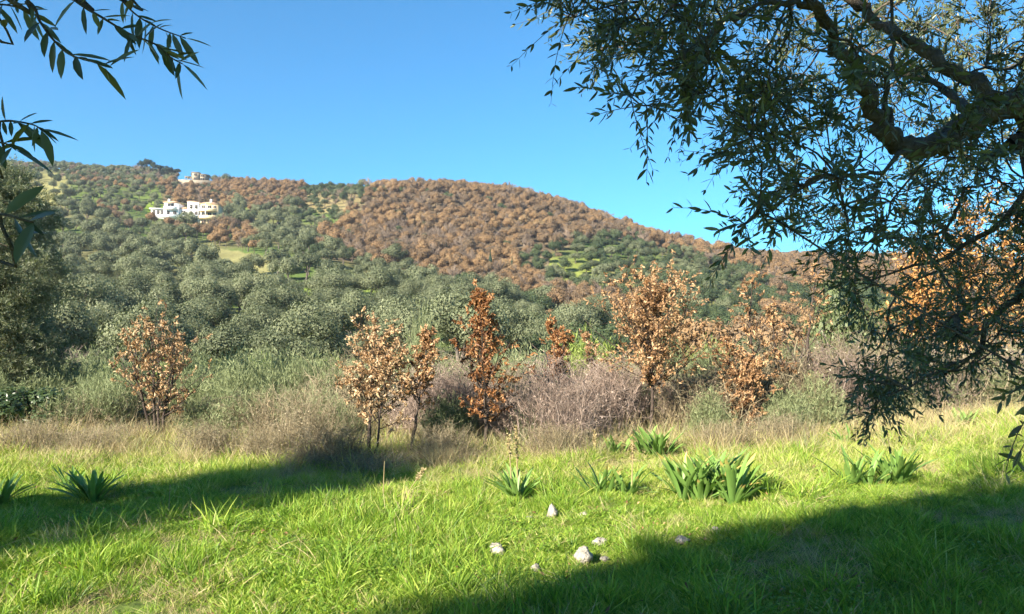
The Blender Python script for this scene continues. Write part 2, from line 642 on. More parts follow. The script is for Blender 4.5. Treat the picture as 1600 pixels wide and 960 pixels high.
# ------------------------------------------------------------------ generic tree crowns for the hillsides
def crown(r, n_lobe, n_leaf, rx, rz, zc, lobe_r, ll, lw, shell=.55, flat=.6, up=.15, tint_sd=.16, lobe_sd=.10, nz=.6):
    d = rnd_dir(n_lobe, r)
    d[:, 2] = np.where(d[:, 2] < -.3, -d[:, 2] * .6, d[:, 2])
    f = r.uniform(.35, .95, n_lobe)[:, None]
    c = d * f * np.array([rx, rx, rz]) * np.array([1, r.uniform(.8, 1.1), 1])
    lr = lobe_r * r.uniform(.65, 1.35, n_lobe)
    k = r.choice(n_lobe, n_leaf, p=lr ** 2 / np.sum(lr ** 2))
    ld = rnd_dir(n_leaf, r)
    rr = lr[k] * (shell + (1 - shell) * r.random(n_leaf) ** .6) * r.uniform(.85, 1.12, n_leaf)
    p = c[k] + ld * rr[:, None] * np.array([1, 1, flat + .25])
    p[:, 2] += zc
    nrm = norm(ld + nz * rnd_dir(n_leaf, r) + np.array([0, 0, up]))
    t = norm(np.cross(nrm, rnd_dir(n_leaf, r)))
    s = np.cross(nrm, t)
    a = ll * r.uniform(.6, 1.3, n_leaf)[:, None] * .5
    b = lw * r.uniform(.6, 1.3, n_leaf)[:, None] * .5
    V = np.stack([p - t * a, p + s * b, p + t * a, p - s * b], 1)
    lt = np.clip(.45 + lobe_sd * r.normal(size=n_lobe), 0, 1)
    tint = np.clip(lt[k] + tint_sd * r.normal(size=n_leaf), 0, 1)
    return V.reshape(-1, 3), np.arange(n_leaf * 4).reshape(-1, 4), np.repeat(tint, 4), c + np.array([0, 0, zc]), lr


def limbs(r, cs, trunk_h, r0, lean=.3, sides=5, n=6):
    ac = Acc()
    top = np.array([r.normal() * lean * .5, r.normal() * lean * .5, trunk_h])
    k = np.linspace(0, 1, 6)[:, None]
    tp = k * top + .06 * trunk_h * np.sin(k * 5) * r.normal(size=(1, 3)) * np.array([1, 1, 0])
    tp[0, 2] = -.4
    ac.add(*tubes(tp[None], (r0 * np.linspace(1.25, .75, 6))[None], sides + 2))
    pick = cs[np.argsort(r.random(len(cs)))[:n]]
    k = np.linspace(0, 1, 6)[None, :, None]
    pts = tp[-1][None, None] * (1 - k) + pick[:, None] * k + .12 * trunk_h * np.sin(k * math.pi) * r.normal(size=(len(pick), 1, 3))
    ac.add(*tubes(pts, r0 * np.linspace(.55, .12, 6)[None] * np.ones((len(pick), 1)), sides))
    return ac


def merge(name, crown_v, crown_f, tint, acc, mats):
    """crown + wood joined into one mesh for trees too small to show parts"""
    Vw = np.concatenate(acc.V)
    Fw = np.concatenate(acc.Fs[4])
    V = np.concatenate([crown_v, Vw])
    return mesh(name, V, [np.concatenate([crown_f, Fw + len(crown_v)])], mats, np.concatenate([tint, np.full(len(Vw), .5)]),
                fmat=np.concatenate([np.zeros(len(crown_f)), np.ones(len(Fw))]))


OL_CROWN, OL_TRUNK, OL_ONE = [], [], []
for s in range(6):
    r = np.random.default_rng(100 + s)
    cv_, cf, ct, cs, lr = crown(r, 26, 11500, 2.2, 1.5, 2.75, .84, .17, .075, tint_sd=.18, lobe_sd=.16, nz=.5)
    ac = limbs(r, cs, 1.1, .2)
    OL_CROWN.append(mesh('olive_crown', cv_, [cf], M['olive_far'], ct))
    OL_TRUNK.append(ac.build('olive_trunk', M['bark_far']))
    cv_, cf, ct, cs, lr = crown(r, 20, 3800, 2.15, 1.5, 2.6, .88, .28, .14, tint_sd=.17, lobe_sd=.15, nz=.5)
    OL_ONE.append(merge('olive_tree_small', cv_, cf, ct, limbs(r, cs, 1.1, .17, sides=3, n=4), [M['olive_far'], M['bark_far']]))
GR_ONE = []
for s in range(4):
    r = np.random.default_rng(140 + s)
    cv_, cf, ct, cs, lr = crown(r, 17, 3600, 1.9, 1.65, 2.3, .9, .27, .15, tint_sd=.16, lobe_sd=.13, nz=.5)
    GR_ONE.append(merge('evergreen_tree_small', cv_, cf, ct, limbs(r, cs, 1.0, .13, sides=3, n=4), [M['green_far'], M['bark_far']]))
OK_ONE = []
for s in range(7):
    r = np.random.default_rng(160 + s)
    cv_, cf, ct, cs, lr = crown(r, 15, 3200, 1.9, 1.6, 2.9, .95, .28, .18, shell=.5, tint_sd=.15, lobe_sd=.12, nz=.4)
    ac = limbs(r, cs, 1.7, .11, sides=3, n=9)
    OK_ONE.append(merge('brown_oak_small', cv_, cf, ct, ac, [M['oak_far'], M['bark_far']]))


def bare_tree(r, h, n1=12, n2=26, spread=.9, r0=.09):
    ac = Acc()
    k = np.linspace(0, 1, 5)[:, None]
    tp = k * np.array([r.normal() * .2, r.normal() * .2, h * .55])
    tp[0, 2] = -.3
    ac.add(*tubes(tp[None], (r0 * np.linspace(1, .5, 5))[None], 4), .2)
    st = tp[2:][r.integers(0, 3, n1)]
    d = norm(np.stack([r.normal(size=n1) * spread, r.normal(size=n1) * spread, r.uniform(.6, 1.3, n1)], -1))
    L1 = h * r.uniform(.3, .55, n1)
    k = np.linspace(0, 1, 5)[None, :, None]
    pts = st[:, None] + d[:, None] * L1[:, None, None] * k + .08 * h * k ** 2 * r.normal(size=(n1, 1, 3))
    ac.add(*tubes(pts, r0 * np.linspace(.4, .12, 5)[None] * np.ones((n1, 1)), 3), .35)
    b = np.repeat(np.arange(n1), n2)
    kk = r.uniform(.25, 1, len(b))
    i0 = np.clip((kk * 4).astype(int), 0, 3)
    st2 = pts[b, i0] + (pts[b, i0 + 1] - pts[b, i0]) * (kk * 4 - i0)[:, None]
    d2 = norm(d[b] + .9 * rnd_dir(len(b), r) + np.array([0, 0, .35]))
    L2 = h * r.uniform(.08, .2, len(b))
    k = np.linspace(0, 1, 3)[None, :, None]
    p2 = st2[:, None] + d2[:, None] * L2[:, None, None] * k + .03 * h * k ** 2 * r.normal(size=(len(b), 1, 3))
    ac.add(*tubes(p2, np.array([[.022, .017, .009]]) * np.ones((len(b), 1)) * h / 4.5, 3), np.repeat(np.clip(.5 + .2 * r.normal(size=len(b)), 0, 1), 9))
    return ac


BARE = [bare_tree(np.random.default_rng(180 + s), 4.6, 14, 60).build('bare_tree', M['twig_far']) for s in range(4)]
PINE = []
for s in range(3):
    r = np.random.default_rng(190 + s)
    cv_, cf, ct, cs, lr = crown(r, 18, 2600, 2.0, 1.5, 5.2, .8, .36, .16)
    PINE.append(merge('pine_small', cv_, cf, ct, limbs(r, cs, 3.6, .2, sides=4, n=6), [M['pine_far'], M['bark_far']]))
CYP = []
for s in range(2):
    r = np.random.default_rng(195 + s)
    n = 2600
    t = r.random(n)
    rr = .55 * (np.sin(np.clip(t * 1.05 + .08, 0, 1) * math.pi) ** .7) * r.uniform(.7, 1.1, n)
    th = r.uniform(0, 2 * math.pi, n)
    p = np.stack([rr * np.cos(th), rr * np.sin(th), .3 + t * 6.4], -1)
    nn = norm(np.stack([np.cos(th), np.sin(th), np.full(n, .3)], -1) + .5 * rnd_dir(n, r))
    tt = norm(np.cross(nn, rnd_dir(n, r)))
    ss = np.cross(nn, tt)
    Vc = np.stack([p - tt * .16, p + ss * .08, p + tt * .16, p - ss * .08], 1).reshape(-1, 3)
    ac = Acc().add(*tubes(np.array([[[0, 0, -.3], [0, 0, .5], [0, 0, 5]]]), np.array([[.12, .1, .03]]), 4))
    CYP.append(merge('cypress', Vc, np.arange(n * 4).reshape(-1, 4), np.repeat(np.clip(.45 + .15 * r.normal(size=n), 0, 1), 4), ac, [M['pine_far'], M['bark_far']]))

# ------------------------------------------------------------------ hillside planting
Z_RIDGE = [(-200, 225), (170, 235), (300, 265), (300, 284), (120, 276), (-200, 285)]
Z_STRIP = [(112, 268), (300, 280), (300, 292), (190, 290), (118, 282)]
Z_BROWN2 = [(250, 286), (330, 280), (475, 276), (480, 318), (400, 322), (300, 318), (255, 308)]
Z_MIX = [(470, 276), (640, 280), (560, 335), (500, 345), (470, 330)]
Z_MAIN = [(500, 380), (545, 340), (600, 290), (650, 260), (760, 260), (1000, 330), (1110, 375), (1190, 392), (1175, 425), (1100, 402),
          (1000, 372), (930, 366), (860, 384), (800, 410), (640, 402), (560, 398)]
Z_GREEN = [(790, 410), (860, 382), (930, 364), (1000, 370), (1100, 400), (1180, 428), (1190, 520), (1090, 505), (960, 455), (860, 445)]
Z_RAV = [(630, 415), (720, 400), (830, 412), (850, 440), (960, 460), (960, 490), (880, 490), (810, 450), (700, 432)]
Z_SMALLB = [(155, 318), (232, 318), (238, 345), (175, 345)]
Z_BELOW = [(318, 350), (392, 345), (412, 380), (345, 392)]
Z_FARB = [(1110, 375), (1900, 380), (1900, 440), (1210, 450), (1180, 420)]
Z_HOUSE = [(236, 312), (344, 312), (344, 352), (300, 362), (236, 350)]


def candidates(spacing, y0, y1, r, px0=-160, px1=1760):
    pts = []
    y = y0
    while y < y1:
        x0, x1 = (px0 - 800) / F * y, (px1 - 800) / F * y
        n = int((x1 - x0) / spacing)
        x = x0 + (np.arange(n) + r.uniform(-.38, .38, n) + .5 * r.random()) * spacing
        pts.append(np.stack([x, y + r.uniform(-.38, .38, n) * spacing], -1))
        y += spacing * .9
    return np.concatenate(pts)


def slope_visible(x, y):
    """False behind the ridge line as seen from the meadow"""
    z = H(x, y)
    k = np.linspace(.15, .985, 24)
    zz = H(x[:, None] * k, y[:, None] * k)
    ray = CAMZ + (z[:, None] + 5.0 - CAMZ) * k
    return np.all(zz < ray + .3, axis=1)


rP = np.random.default_rng(55)
trees = []      # (kind, variant, x, y, scale, zone)
cand = candidates(3.3, 52, 480, rP)
cand = cand[slope_visible(cand[:, 0], cand[:, 1])]
q0 = project(np.stack([cand[:, 0], cand[:, 1], H(cand[:, 0], cand[:, 1]) + 2.4], -1))
PX, PY = q0[:, 0], q0[:, 1]
PX = PX + 9 * rP.normal(size=len(cand))
PY = PY + 4.5 * rP.normal(size=len(cand))
zid = np.full(len(cand), -1)
ZN = ['ridge', 'strip', 'brown2', 'mix', 'main', 'green', 'ravine', 'smallb', 'below', 'farb', 'orchard', 'field', 'house']
for i, poly in enumerate([Z_RIDGE, Z_STRIP, Z_BROWN2, Z_MIX, Z_MAIN, Z_GREEN, Z_RAV, Z_SMALLB, Z_BELOW, Z_FARB, ORCH, FIELD, Z_HOUSE]):
    zid[inpoly(PX, PY, poly)] = i
qg = project(np.stack([cand[:, 0], cand[:, 1], H(cand[:, 0], cand[:, 1])], -1))
zid[inpoly(qg[:, 0], qg[:, 1], FIELD)] = 11
zid[(zid == 12) & (cand[:, 1] < 288)] = 8
zid[(np.abs(cand[:, 0] + 127.0) < 17) & (cand[:, 1] > 268) & (cand[:, 1] < 310)] = 12
zid[inpoly(qg[:, 0], qg[:, 1], [(276, 272), (334, 272), (334, 296), (276, 296)]) & (cand[:, 1] > 380)] = 12
OPEN = [[(448, 450), (512, 455), (505, 500), (445, 515)], [(520, 438), (600, 446), (600, 470), (520, 460)], [(868, 415), (930, 410), (925, 445), (868, 440)],
        [(40, 268), (110, 272), (100, 322), (40, 322)]]
inopen = np.zeros(len(cand), bool)
for poly in OPEN:
    inopen |= inpoly(qg[:, 0], qg[:, 1], poly)
cells = {}
for i in rP.permutation(len(cand)):
    z = ZN[zid[i]] if zid[i] >= 0 else 'olive'
    x, y = cand[i]
    if z in ('field', 'house'):
        continue
    u = rP.random()
    if z == 'olive':
        kind, sc, gap = ('olive', rP.uniform(1.05, 1.7), 5.1) if y < 150 else ('olive', rP.uniform(.7, 1.6), 4.9)
        if PX[i] > 700 and u < .35:
            kind, sc, gap = 'green', rP.uniform(.9, 1.4), 3.8
        elif PX[i] > 960:
            kind, sc, gap = ('green' if u < .7 else 'oak'), rP.uniform(.8, 1.2), 4
        elif y > 200 and u < .08:
            kind, sc, gap = 'green', rP.uniform(.7, 1.1), 3.5
        if inopen[i]:
            if u > .12:
                continue
            gap = 8
    elif z == 'ridge':
        kind, sc, gap = ('olive', rP.uniform(.8, 1.2), 4.4) if u < .6 else (('bare', rP.uniform(.8, 1.1), 3.8) if u < .8 else ('green', rP.uniform(.7, 1.1), 4))
        if inopen[i] and u < .8:
            continue
    elif z in ('strip', 'brown2', 'smallb', 'below', 'ravine', 'farb'):
        kind, sc, gap = 'oak', rP.uniform(.7, 1.1), 3.2
        if u < .16:
            kind = 'bare'
        elif u < .26 and z == 'brown2':
            kind, sc = 'green', rP.uniform(.6, .9)
        if z == 'smallb' or z == 'strip':
            sc *= .8
            if u > .55:
                kind, sc, gap = 'olive', rP.uniform(.8, 1.1), 4.8
    elif z == 'main':
        kind, sc, gap = 'oak', rP.uniform(.55, 1.3), 2.6
        if u < .2:
            kind = 'bare'
        elif u < .235:
            kind, sc = 'green', rP.uniform(.8, 1.1)
    elif z == 'mix':
        kind, sc, gap = 'green', rP.uniform(.6, 1.0), 4.5
        if u < .35:
            continue
        if u < .5:
            kind = 'olive'
        elif u > .9:
            kind = 'bare'
    elif z == 'green':
        kind, sc, gap = 'green', rP.uniform(.85, 1.25), 4.4
        if u < .3:
            kind = 'olive'
        if inopen[i] and u < .75:
            continue
    elif z == 'orchard':
        kind, sc, gap = 'olive', rP.uniform(.75, 1.0), 5.6
    g = gap * sc ** .5
    ix, iy = int(x // 8), int(y // 8)
    if any((a_ - x) ** 2 + (b_ - y) ** 2 < (g * .9) ** 2 for i_ in (-1, 0, 1) for j_ in (-1, 0, 1) for a_, b_ in cells.get((ix + i_, iy + j_), ())):
        continue
    cells.setdefault((ix, iy), []).append((x, y))
    trees.append((kind, int(rP.integers(0, 60)), x, y, sc, z))
# skyline trees that stand out in the photograph
for px, dep, kind, sc in ((215, 425, 'pine', 1.25), (224, 428, 'pine', 1.3), (233, 424, 'pine', 1.15), (243, 430, 'pine', 1.2), (254, 426, 'pine', 1.1), (262, 428, 'pine', 1.05),
                          (272, 430, 'pine', 1.0), (297, 440, 'pine', .95), (315, 440, 'pine', .9), (321, 438, 'pine', .85), (351, 432, 'pine', .6),
                          (338, 428, 'bare', 1.2), (330, 428, 'bare', 1.1), (575, 402, 'bare', 1.5), (500, 405, 'green', 1.2), (512, 405, 'green', 1.25), (530, 404, 'green', 1.1),
                          (560, 402, 'green', 1.0), (592, 398, 'green', 1.1), (465, 405, 'oak', 1.1),
                          (766, 212, 'cypress', 1.0), (800, 222, 'cypress', .8), (697, 236, 'cypress', .7), (945, 205, 'cypress', .7),
                          (805, 226, 'oakbig', 1.25), (795, 238, 'oakbig', 1.3), (790, 216, 'oakbig', 1.2)):
    p = at(px, dep)
    trees.append((kind.replace('oakbig', 'oak'), int(rP.integers(0, 60)), p[0], p[1], sc, 'sky' if dep > 395 else 'mid'))

LAB = {
    ('olive', 'olive_near'): ('grey-green olive at the hill foot', 'olives at the foot of the hill'),
    ('olive', 'olive'): ('grey-green olive on the middle slope', 'olives on the middle slope'),
    ('olive', 'ridge'): ('small olive tree along the upper left ridge', 'olives along the upper left ridge'),
    ('olive', 'orchard'): ('small round olive tree in the bright green orchard left of the white houses', 'olives of the upper orchard'),
    ('olive', 'green'): ('olive among evergreens on the right-hand slope', 'olives on the right-hand slope'),
    ('olive', 'mix'): ('olive tree on the dry grass saddle left of the brown summit', 'olives on the dry saddle'),
    ('green', 'olive'): ('dark green bushy tree on the middle slope', 'evergreens among the olives'),
    ('green', 'olive_near'): ('dark green bushy tree at the hill foot', 'evergreens at the foot of the hill'),
    ('green', 'green'): ('dark green rounded tree on the right-hand slope', 'evergreens on the right-hand slope'),
    ('green', 'mix'): ('dark green shrub-like tree on the dry grass saddle left of the summit', 'evergreens on the dry saddle'),
    ('green', 'main'): ('lone dark green tree inside the brown oak wood', 'evergreens inside the brown wood'),
    ('green', 'brown2'): ('dark green tree in the brown wood above the white houses', 'evergreens above the white houses'),
    ('green', 'ridge'): ('dark green tree along the upper left ridge', 'evergreens along the upper left ridge'),
    ('green', 'sky'): ('dark green tree on the skyline left of the brown summit', 'evergreens on the skyline'),
    ('oak', 'main'): ('brown-leaved oak in the summit wood', 'brown oaks of the summit wood'),
    ('oak', 'brown2'): ('brown-leaved oak in the wood above the white houses', 'brown oaks above the white houses'),
    ('oak', 'below'): ('brown-leaved oak just right of and below the white houses', 'brown oaks below the white houses'),
    ('oak', 'ravine'): ('pinkish brown oak in the ravine strip', 'brown oaks in the ravine'),
    ('oak', 'strip'): ('brown oak in the thin strip under the upper left ridge', 'brown oaks under the left ridge'),
    ('oak', 'smallb'): ('brown oak in the small patch left of the white houses', 'brown oaks left of the white houses'),
    ('oak', 'farb'): ('brown oak on the low far ridge at right', 'brown oaks on the far ridge'),
    ('oak', 'olive'): ('brown oak scattered on the lower right-hand slope', 'brown oaks on the lower right slope'),
    ('oak', 'mid'): ('large yellow-brown oak standing out in the ravine strip', 'large oaks in the ravine'),
    ('oak', 'sky'): ('brown oak on the skyline left of the dry saddle', 'brown oak on the skyline'),
    ('pine', 'sky'): ('dark pine on the upper left skyline beside the ridge villa', 'pines on the skyline'),
    ('bare', 'sky'): ('leafless grey tree sticking up from the skyline', 'bare trees on the skyline'),
    ('cypress', 'mid'): ('slim dark cypress rising in the middle of the slope', 'cypresses on the slope'),
}
NM = {'olive': 'olive_tree', 'green': 'evergreen_tree', 'oak': 'brown_oak_tree', 'bare': 'bare_tree', 'pine': 'pine_tree', 'cypress': 'cypress_tree'}
ONE = {'olive': OL_ONE, 'green': GR_ONE, 'oak': OK_ONE, 'bare': BARE, 'pine': PINE, 'cypress': CYP}
LIMIT = {'olive': 300, 'green': 250, 'oak': 300, 'bare': 60, 'pine': 40, 'cypress': 10}
LM = ((60, 'by the left edge'), (190, 'left of the tan multi-stemmed oak'), (320, 'above the tan multi-stemmed oak'), (440, 'under the pale field'),
      (540, 'left of the paired oaks'), (680, 'above the paired oaks'), (820, 'behind the pointed russet oak'), (940, 'above the brambles'),
      (1100, 'behind the round-crowned oak'), (1290, 'above the tall tan oaks'), (9999, 'behind the olive boughs'))


def spot(x, y, zone):
    if zone in ('orchard', 'strip', 'smallb', 'below', 'sky', 'mid', 'ridge', 'mix', 'brown2'):
        return ''
    q = 800 + F * x / y
    cuts, words = {'olive_near': ((70, 88), ('front row', 'second row', 'back row')), 'main': ((285, 330), ('lower edge', 'middle height', 'near the top')),
                   'ravine': ((190, 215), ('lower end', 'midway', 'upper end')), 'green': ((215, 255), ('lower part', 'middle part', 'upper part'))}.get(
                       zone, ((150, 210), ('lower part', 'middle part', 'upper part')))
    return ', ' + next(t for lim, t in LM if q < lim) + ', ' + words[sum(y > c for c in cuts)]


rT = np.random.default_rng(66)
rest = {}
for kind in NM:
    mine = sorted([t for t in trees if t[0] == kind], key=lambda t: (t[5] not in ('sky', 'mid'), t[3] / t[4]))
    for n, (k, var, x, y, sc, zone) in enumerate(mine):
        loc = (x, y, float(H(x, y)) - .05)
        rz = rT.uniform(0, 6.28)
        ratio = rT.uniform(.88, 1.15)
        if n >= LIMIT[kind]:
            rest.setdefault(kind, []).append((*loc, rz, sc, ratio, var))
            continue
        zz = 'olive_near' if zone == 'olive' and y < 110 else zone
        lab = LAB.get((kind, zz)) or LAB.get((kind, zone))
        if lab is None:
            lab = ('leafless grey tree in the %s' % {'main': 'summit wood', 'brown2': 'wood above the white houses', 'ridge': 'upper left ridge',
                   'ravine': 'ravine strip', 'below': 'wood below the white houses', 'strip': 'strip under the left ridge', 'smallb': 'small patch left of the white houses',
                   'farb': 'low far ridge', 'mix': 'dry saddle'}.get(zone, zone), 'bare trees: ' + zone)
        size = 'big ' if sc > 1.25 else ('little ' if sc < .95 else '')
        size = '' if lab[0].startswith(('small', 'large', 'lone')) else size
        pr = dict(label=size + lab[0] + spot(x, y, zz), category='tree', group=lab[1])
        if kind == 'olive' and y < 150:
            v = var % 6
            t = obj('olive_tree', None, loc=loc, rotz=rz, scale=(sc, sc, sc * ratio), **pr)
            obj('trunk', OL_TRUNK[v], t)
            obj('crown', OL_CROWN[v], t)
        else:
            obj(NM[kind], ONE[kind][var % len(ONE[kind])], loc=loc, rotz=rz, scale=(sc, sc, sc * ratio), **pr)
STUFF = {'oak': ('brown_oak_wood', 'mass of brown oaks covering the far slopes', 'wood'), 'olive': ('olive_grove', 'mass of small grey-green olives on the far slopes', 'grove'),
         'green': ('evergreen_scrub', 'mass of dark green scrub trees on the far slopes', 'scrub'), 'bare': ('bare_wood', 'leafless grey trees scattered over the far slopes', 'wood')}
for kind, lst in rest.items():
    a = np.array(lst)
    nm, lab, cat = STUFF[kind]
    s3 = np.stack([a[:, 4], a[:, 4], a[:, 4] * a[:, 5]], -1)
    scatter(nm, a[:, :3], a[:, 3], s3, a[:, 6].astype(int) % len(ONE[kind]), ONE[kind], label=lab, category=cat, kind='stuff')
print('hill trees', len(trees), {k: len(v) for k, v in rest.items()})


# ------------------------------------------------------------------ houses on the hill
def hip_roof(x0, x1, y0, y1, z, h, over=.35, ridge=None):
    x0, x1, y0, y1 = x0 - over, x1 + over, y0 - over, y1 + over
    e = min(x1 - x0, y1 - y0) / 2 * .9
    if x1 - x0 > y1 - y0:
        r1, r2 = (x0 + e, (y0 + y1) / 2), (x1 - e, (y0 + y1) / 2)
    else:
        r1, r2 = ((x0 + x1) / 2, y0 + e), ((x0 + x1) / 2, y1 - e)
    V = [(x0, y0, z), (x1, y0, z), (x1, y1, z), (x0, y1, z), (r1[0], r1[1], z + h), (r2[0], r2[1], z + h),
         (x0, y0, z - .18), (x1, y0, z - .18), (x1, y1, z - .18), (x0, y1, z - .18)]
    if x1 - x0 > y1 - y0:
        f4 = [(0, 1, 5, 4), (2, 3, 4, 5)]
        f3 = [(1, 2, 5), (3, 0, 4)]
    else:
        f4 = [(1, 2, 5, 4), (3, 0, 4, 5)]
        f3 = [(0, 1, 4), (2, 3, 5)]
    f4 += [(0, 6, 7, 1), (1, 7, 8, 2), (2, 8, 9, 3), (3, 9, 6, 0), (6, 9, 8, 7)]
    return np.array(V, float), [np.array(f4), np.array(f3)]


def part_boxes(name, lst, mat, parent):
    ac = Acc()
    for b in lst:
        x0, x1, y0, y1, z0, z1 = b
        ac.add(*box(((x0 + x1) / 2, (y0 + y1) / 2, (z0 + z1) / 2), (x1 - x0, y1 - y0, z1 - z0)))
    return obj(name, ac.build(name, mat), parent)


WIN_CACHE = {}


def window(parent, x, yf, z, w, h):
    key = (w, h)
    if key not in WIN_CACHE:
        fr = Acc()
        t = .1
        fr.add(*box((-w / 2 - t / 2, 0, 0), (t, .14, h + 2 * t)))
        fr.add(*box((w / 2 + t / 2, 0, 0), (t, .14, h + 2 * t)))
        fr.add(*box((0, 0, h / 2 + t / 2), (w, .14, t)))
        fr.add(*box((0, 0, -h / 2 - t / 2), (w, .2, t)))
        fr.add(*box((0, 0, 0), (.07, .11, h)))
        WIN_CACHE[key] = (fr.build('window', M['frame']), Acc().add(*box((0, 0, 0), (w, .06, h))).build('pane', M['pane']))
    a, b = WIN_CACHE[key]
    o = obj('window', a, parent, (x, yf - .04, z))
    obj('pane', b, o, (0, 0.01, 0))


hp = at(288, 300)
HZ = float(P(288, 358, 300)[2]) + 1.0
YAW = math.radians(6)


def house(name, label, ox=0, oy=0):
    return obj(name, None, loc=(hp[0] + ox, hp[1] + oy, HZ), rotz=YAW, label=label, category='house', group='white houses on the slope')


h1 = house('terraced_house', 'white stepped house with flat-roofed wing, at the left end of the row')
part_boxes('wing_wall', [(-12.2, -7.0, -3.5, 5, -4, 6.0)], M['white_wall'], h1)
part_boxes('wing_roof', [(-12.7, -6.9, -4.3, 5.2, 6.003, 6.28)], M['white_wall'], h1)
part_boxes('tower_wall', [(-7.2, -1.9, -4.2, 4, -4.5, 8.6)], M['white_wall'], h1)
v_, f_ = hip_roof(-7.2, -1.9, -4.2, 4, 8.62, 1.0)
rf = obj('roof', Acc().add(v_, f_).build('roof', M['roof_tile']), h1)
part_boxes('chimney', [(-6.7, -6.0, -1.5, -.8, 8.9, 10.4)], M['white_wall'], rf)
part_boxes('link_wall', [(-1.897, 1.24, -3.0, 4.5, -4, 6.6)], M['white_wall'], h1)
v_, f_ = hip_roof(-1.55, .9, -3.0, 4.2, 6.62, .8, .3)
obj('link_roof', Acc().add(v_, f_).build('link_roof', M['roof_tile']), h1)
for x in (-11.2, -9.6, -8.2):
    window(h1, x, -3.5, 4.6, .9, 1.7)
    window(h1, x, -3.5, 1.2, .9, 1.7)
window(h1, -4.7, -4.2, 7.3, 2.2, 1.6)
window(h1, -5.7, -4.2, 4.4, 1.1, 1.5)
window(h1, -3.2, -4.2, 4.4, 1.1, 1.5)
window(h1, -5.4, -4.2, 1.3, 1.3, 1.7)
window(h1, -.3, -3.0, 4.9, 1.3, 1.2)
window(h1, -.3, -3.0, 1.4, .9, 1.6)
part_boxes('balcony', [(-7.0, -2.1, -5.6, -4.203, 5.75, 5.95), (-7.0, -2.1, -5.6, -5.48, 5.952, 6.8)], M['white_wall'], h1)
part_boxes('terrace', [(-9.0, -2.0, -6.4, -4.205, 2.45, 2.65), (-9, -2, -6.4, -6.28, 2.652, 3.5)], M['white_wall'], h1)

h2 = house('terraced_house', 'tall white box-shaped house in the middle of the row')
part_boxes('wall', [(1.25, 5.6, -3.6, 4.5, -4, 9.0)], M['white_wall'], h2)
part_boxes('parapet', [(1.1, 5.75, -3.75, 4.65, 9.003, 9.35)], M['roof_tile'], h2)
for z in (7.2, 4.6, 1.6):
    window(h2, 2.6, -3.6, z, 1.0, 1.5)
    window(h2, 4.5, -3.6, z, .8, 1.3)
part_boxes('balcony', [(1.3, 5.5, -4.8, -3.603, 2.8, 3.0), (1.3, 5.5, -4.8, -4.68, 3.002, 3.8)], M['white_wall'], h2)

h3 = house('terraced_house', 'cream house with clay roof and balconies, right end of the row')
part_boxes('wall', [(5.85, 12.5, -3.2, 4.5, -4, 8.6)], M['cream_wall'], h3)
v_, f_ = hip_roof(5.85, 12.5, -3.2, 4.5, 8.62, 1.15)
rf = obj('roof', Acc().add(v_, f_).build('roof', M['roof_tile']), h3)
part_boxes('chimney', [(9.1, 9.8, -1.6, -.9, 9.0, 10.6)], M['white_wall'], rf)
for z in (6.9, 4.1, 1.2):
    window(h3, 7.3, -3.2, z, 1.5, 1.8)
    window(h3, 9.4, -3.2, z, 1.2, 1.8)
    window(h3, 11.4, -3.2, z, 1.0, 1.6)
for z in (5.5, 2.7):
    part_boxes('balcony', [(6.0, 12.3, -4.9, -3.203, z - .1, z + .1), (6.0, 12.3, -4.9, -4.8, z + .102, z + .95)], M['cream_wall'], h3)
    part_boxes('balcony_post', [(8.2, 8.45, -4.8, -4.55, z + .953, z + 2.65)], M['white_wall'], h3)

vp = at(306, 418)
VZ = float(P(306, 284, 418)[2])
vl = obj('hilltop_villa', None, loc=(vp[0], vp[1], VZ - .4), rotz=math.radians(8), scale=(1, 1, .82), label='unfinished pale concrete villa on the ridge above the white houses', category='house')
part_boxes('platform', [(-9.5, 7.5, -5, 6, -4.5, .25)], M['concrete'], vl)
part_boxes('retaining_wall', [(-4.5, 4, -7.2, -5.003, -5, -1.6)], M['concrete'], vl)
part_boxes('tower_wall', [(-3, .9, -3.4, 3, .253, 5.6)], M['concrete'], vl)
part_boxes('tower_roof', [(-3.25, 1.15, -3.7, 3.2, 5.603, 5.9)], M['concrete'], vl)
part_boxes('side_wall', [(.903, 4.3, -3.0, 3, .253, 4.5)], M['concrete'], vl)
part_boxes('side_roof', [(1.16, 4.7, -3.4, 3.2, 4.503, 4.8)], M['concrete'], vl)
part_boxes('pergola_roof', [(-6.6, -3.26, -3.4, 2, 2.75, 3.0)], M['concrete'], vl)
for x in (-6.4, -5.0, -3.7):
    part_boxes('column', [(x - .15, x + .15, -3.2, -2.9, .253, 2.747)], M['concrete'], vl)
for x, z, w, h in ((-1.0, 4.3, 1.4, 1.4), (-1.0, 1.5, 1.4, 1.6)):
    window(vl, x, -3.4, z, w, h)
for x, z, w, h in ((2.6, 3.6, 1.9, 1.0), (2.6, 1.4, 2.2, 1.4)):
    window(vl, x, -3.0, z, w, h)


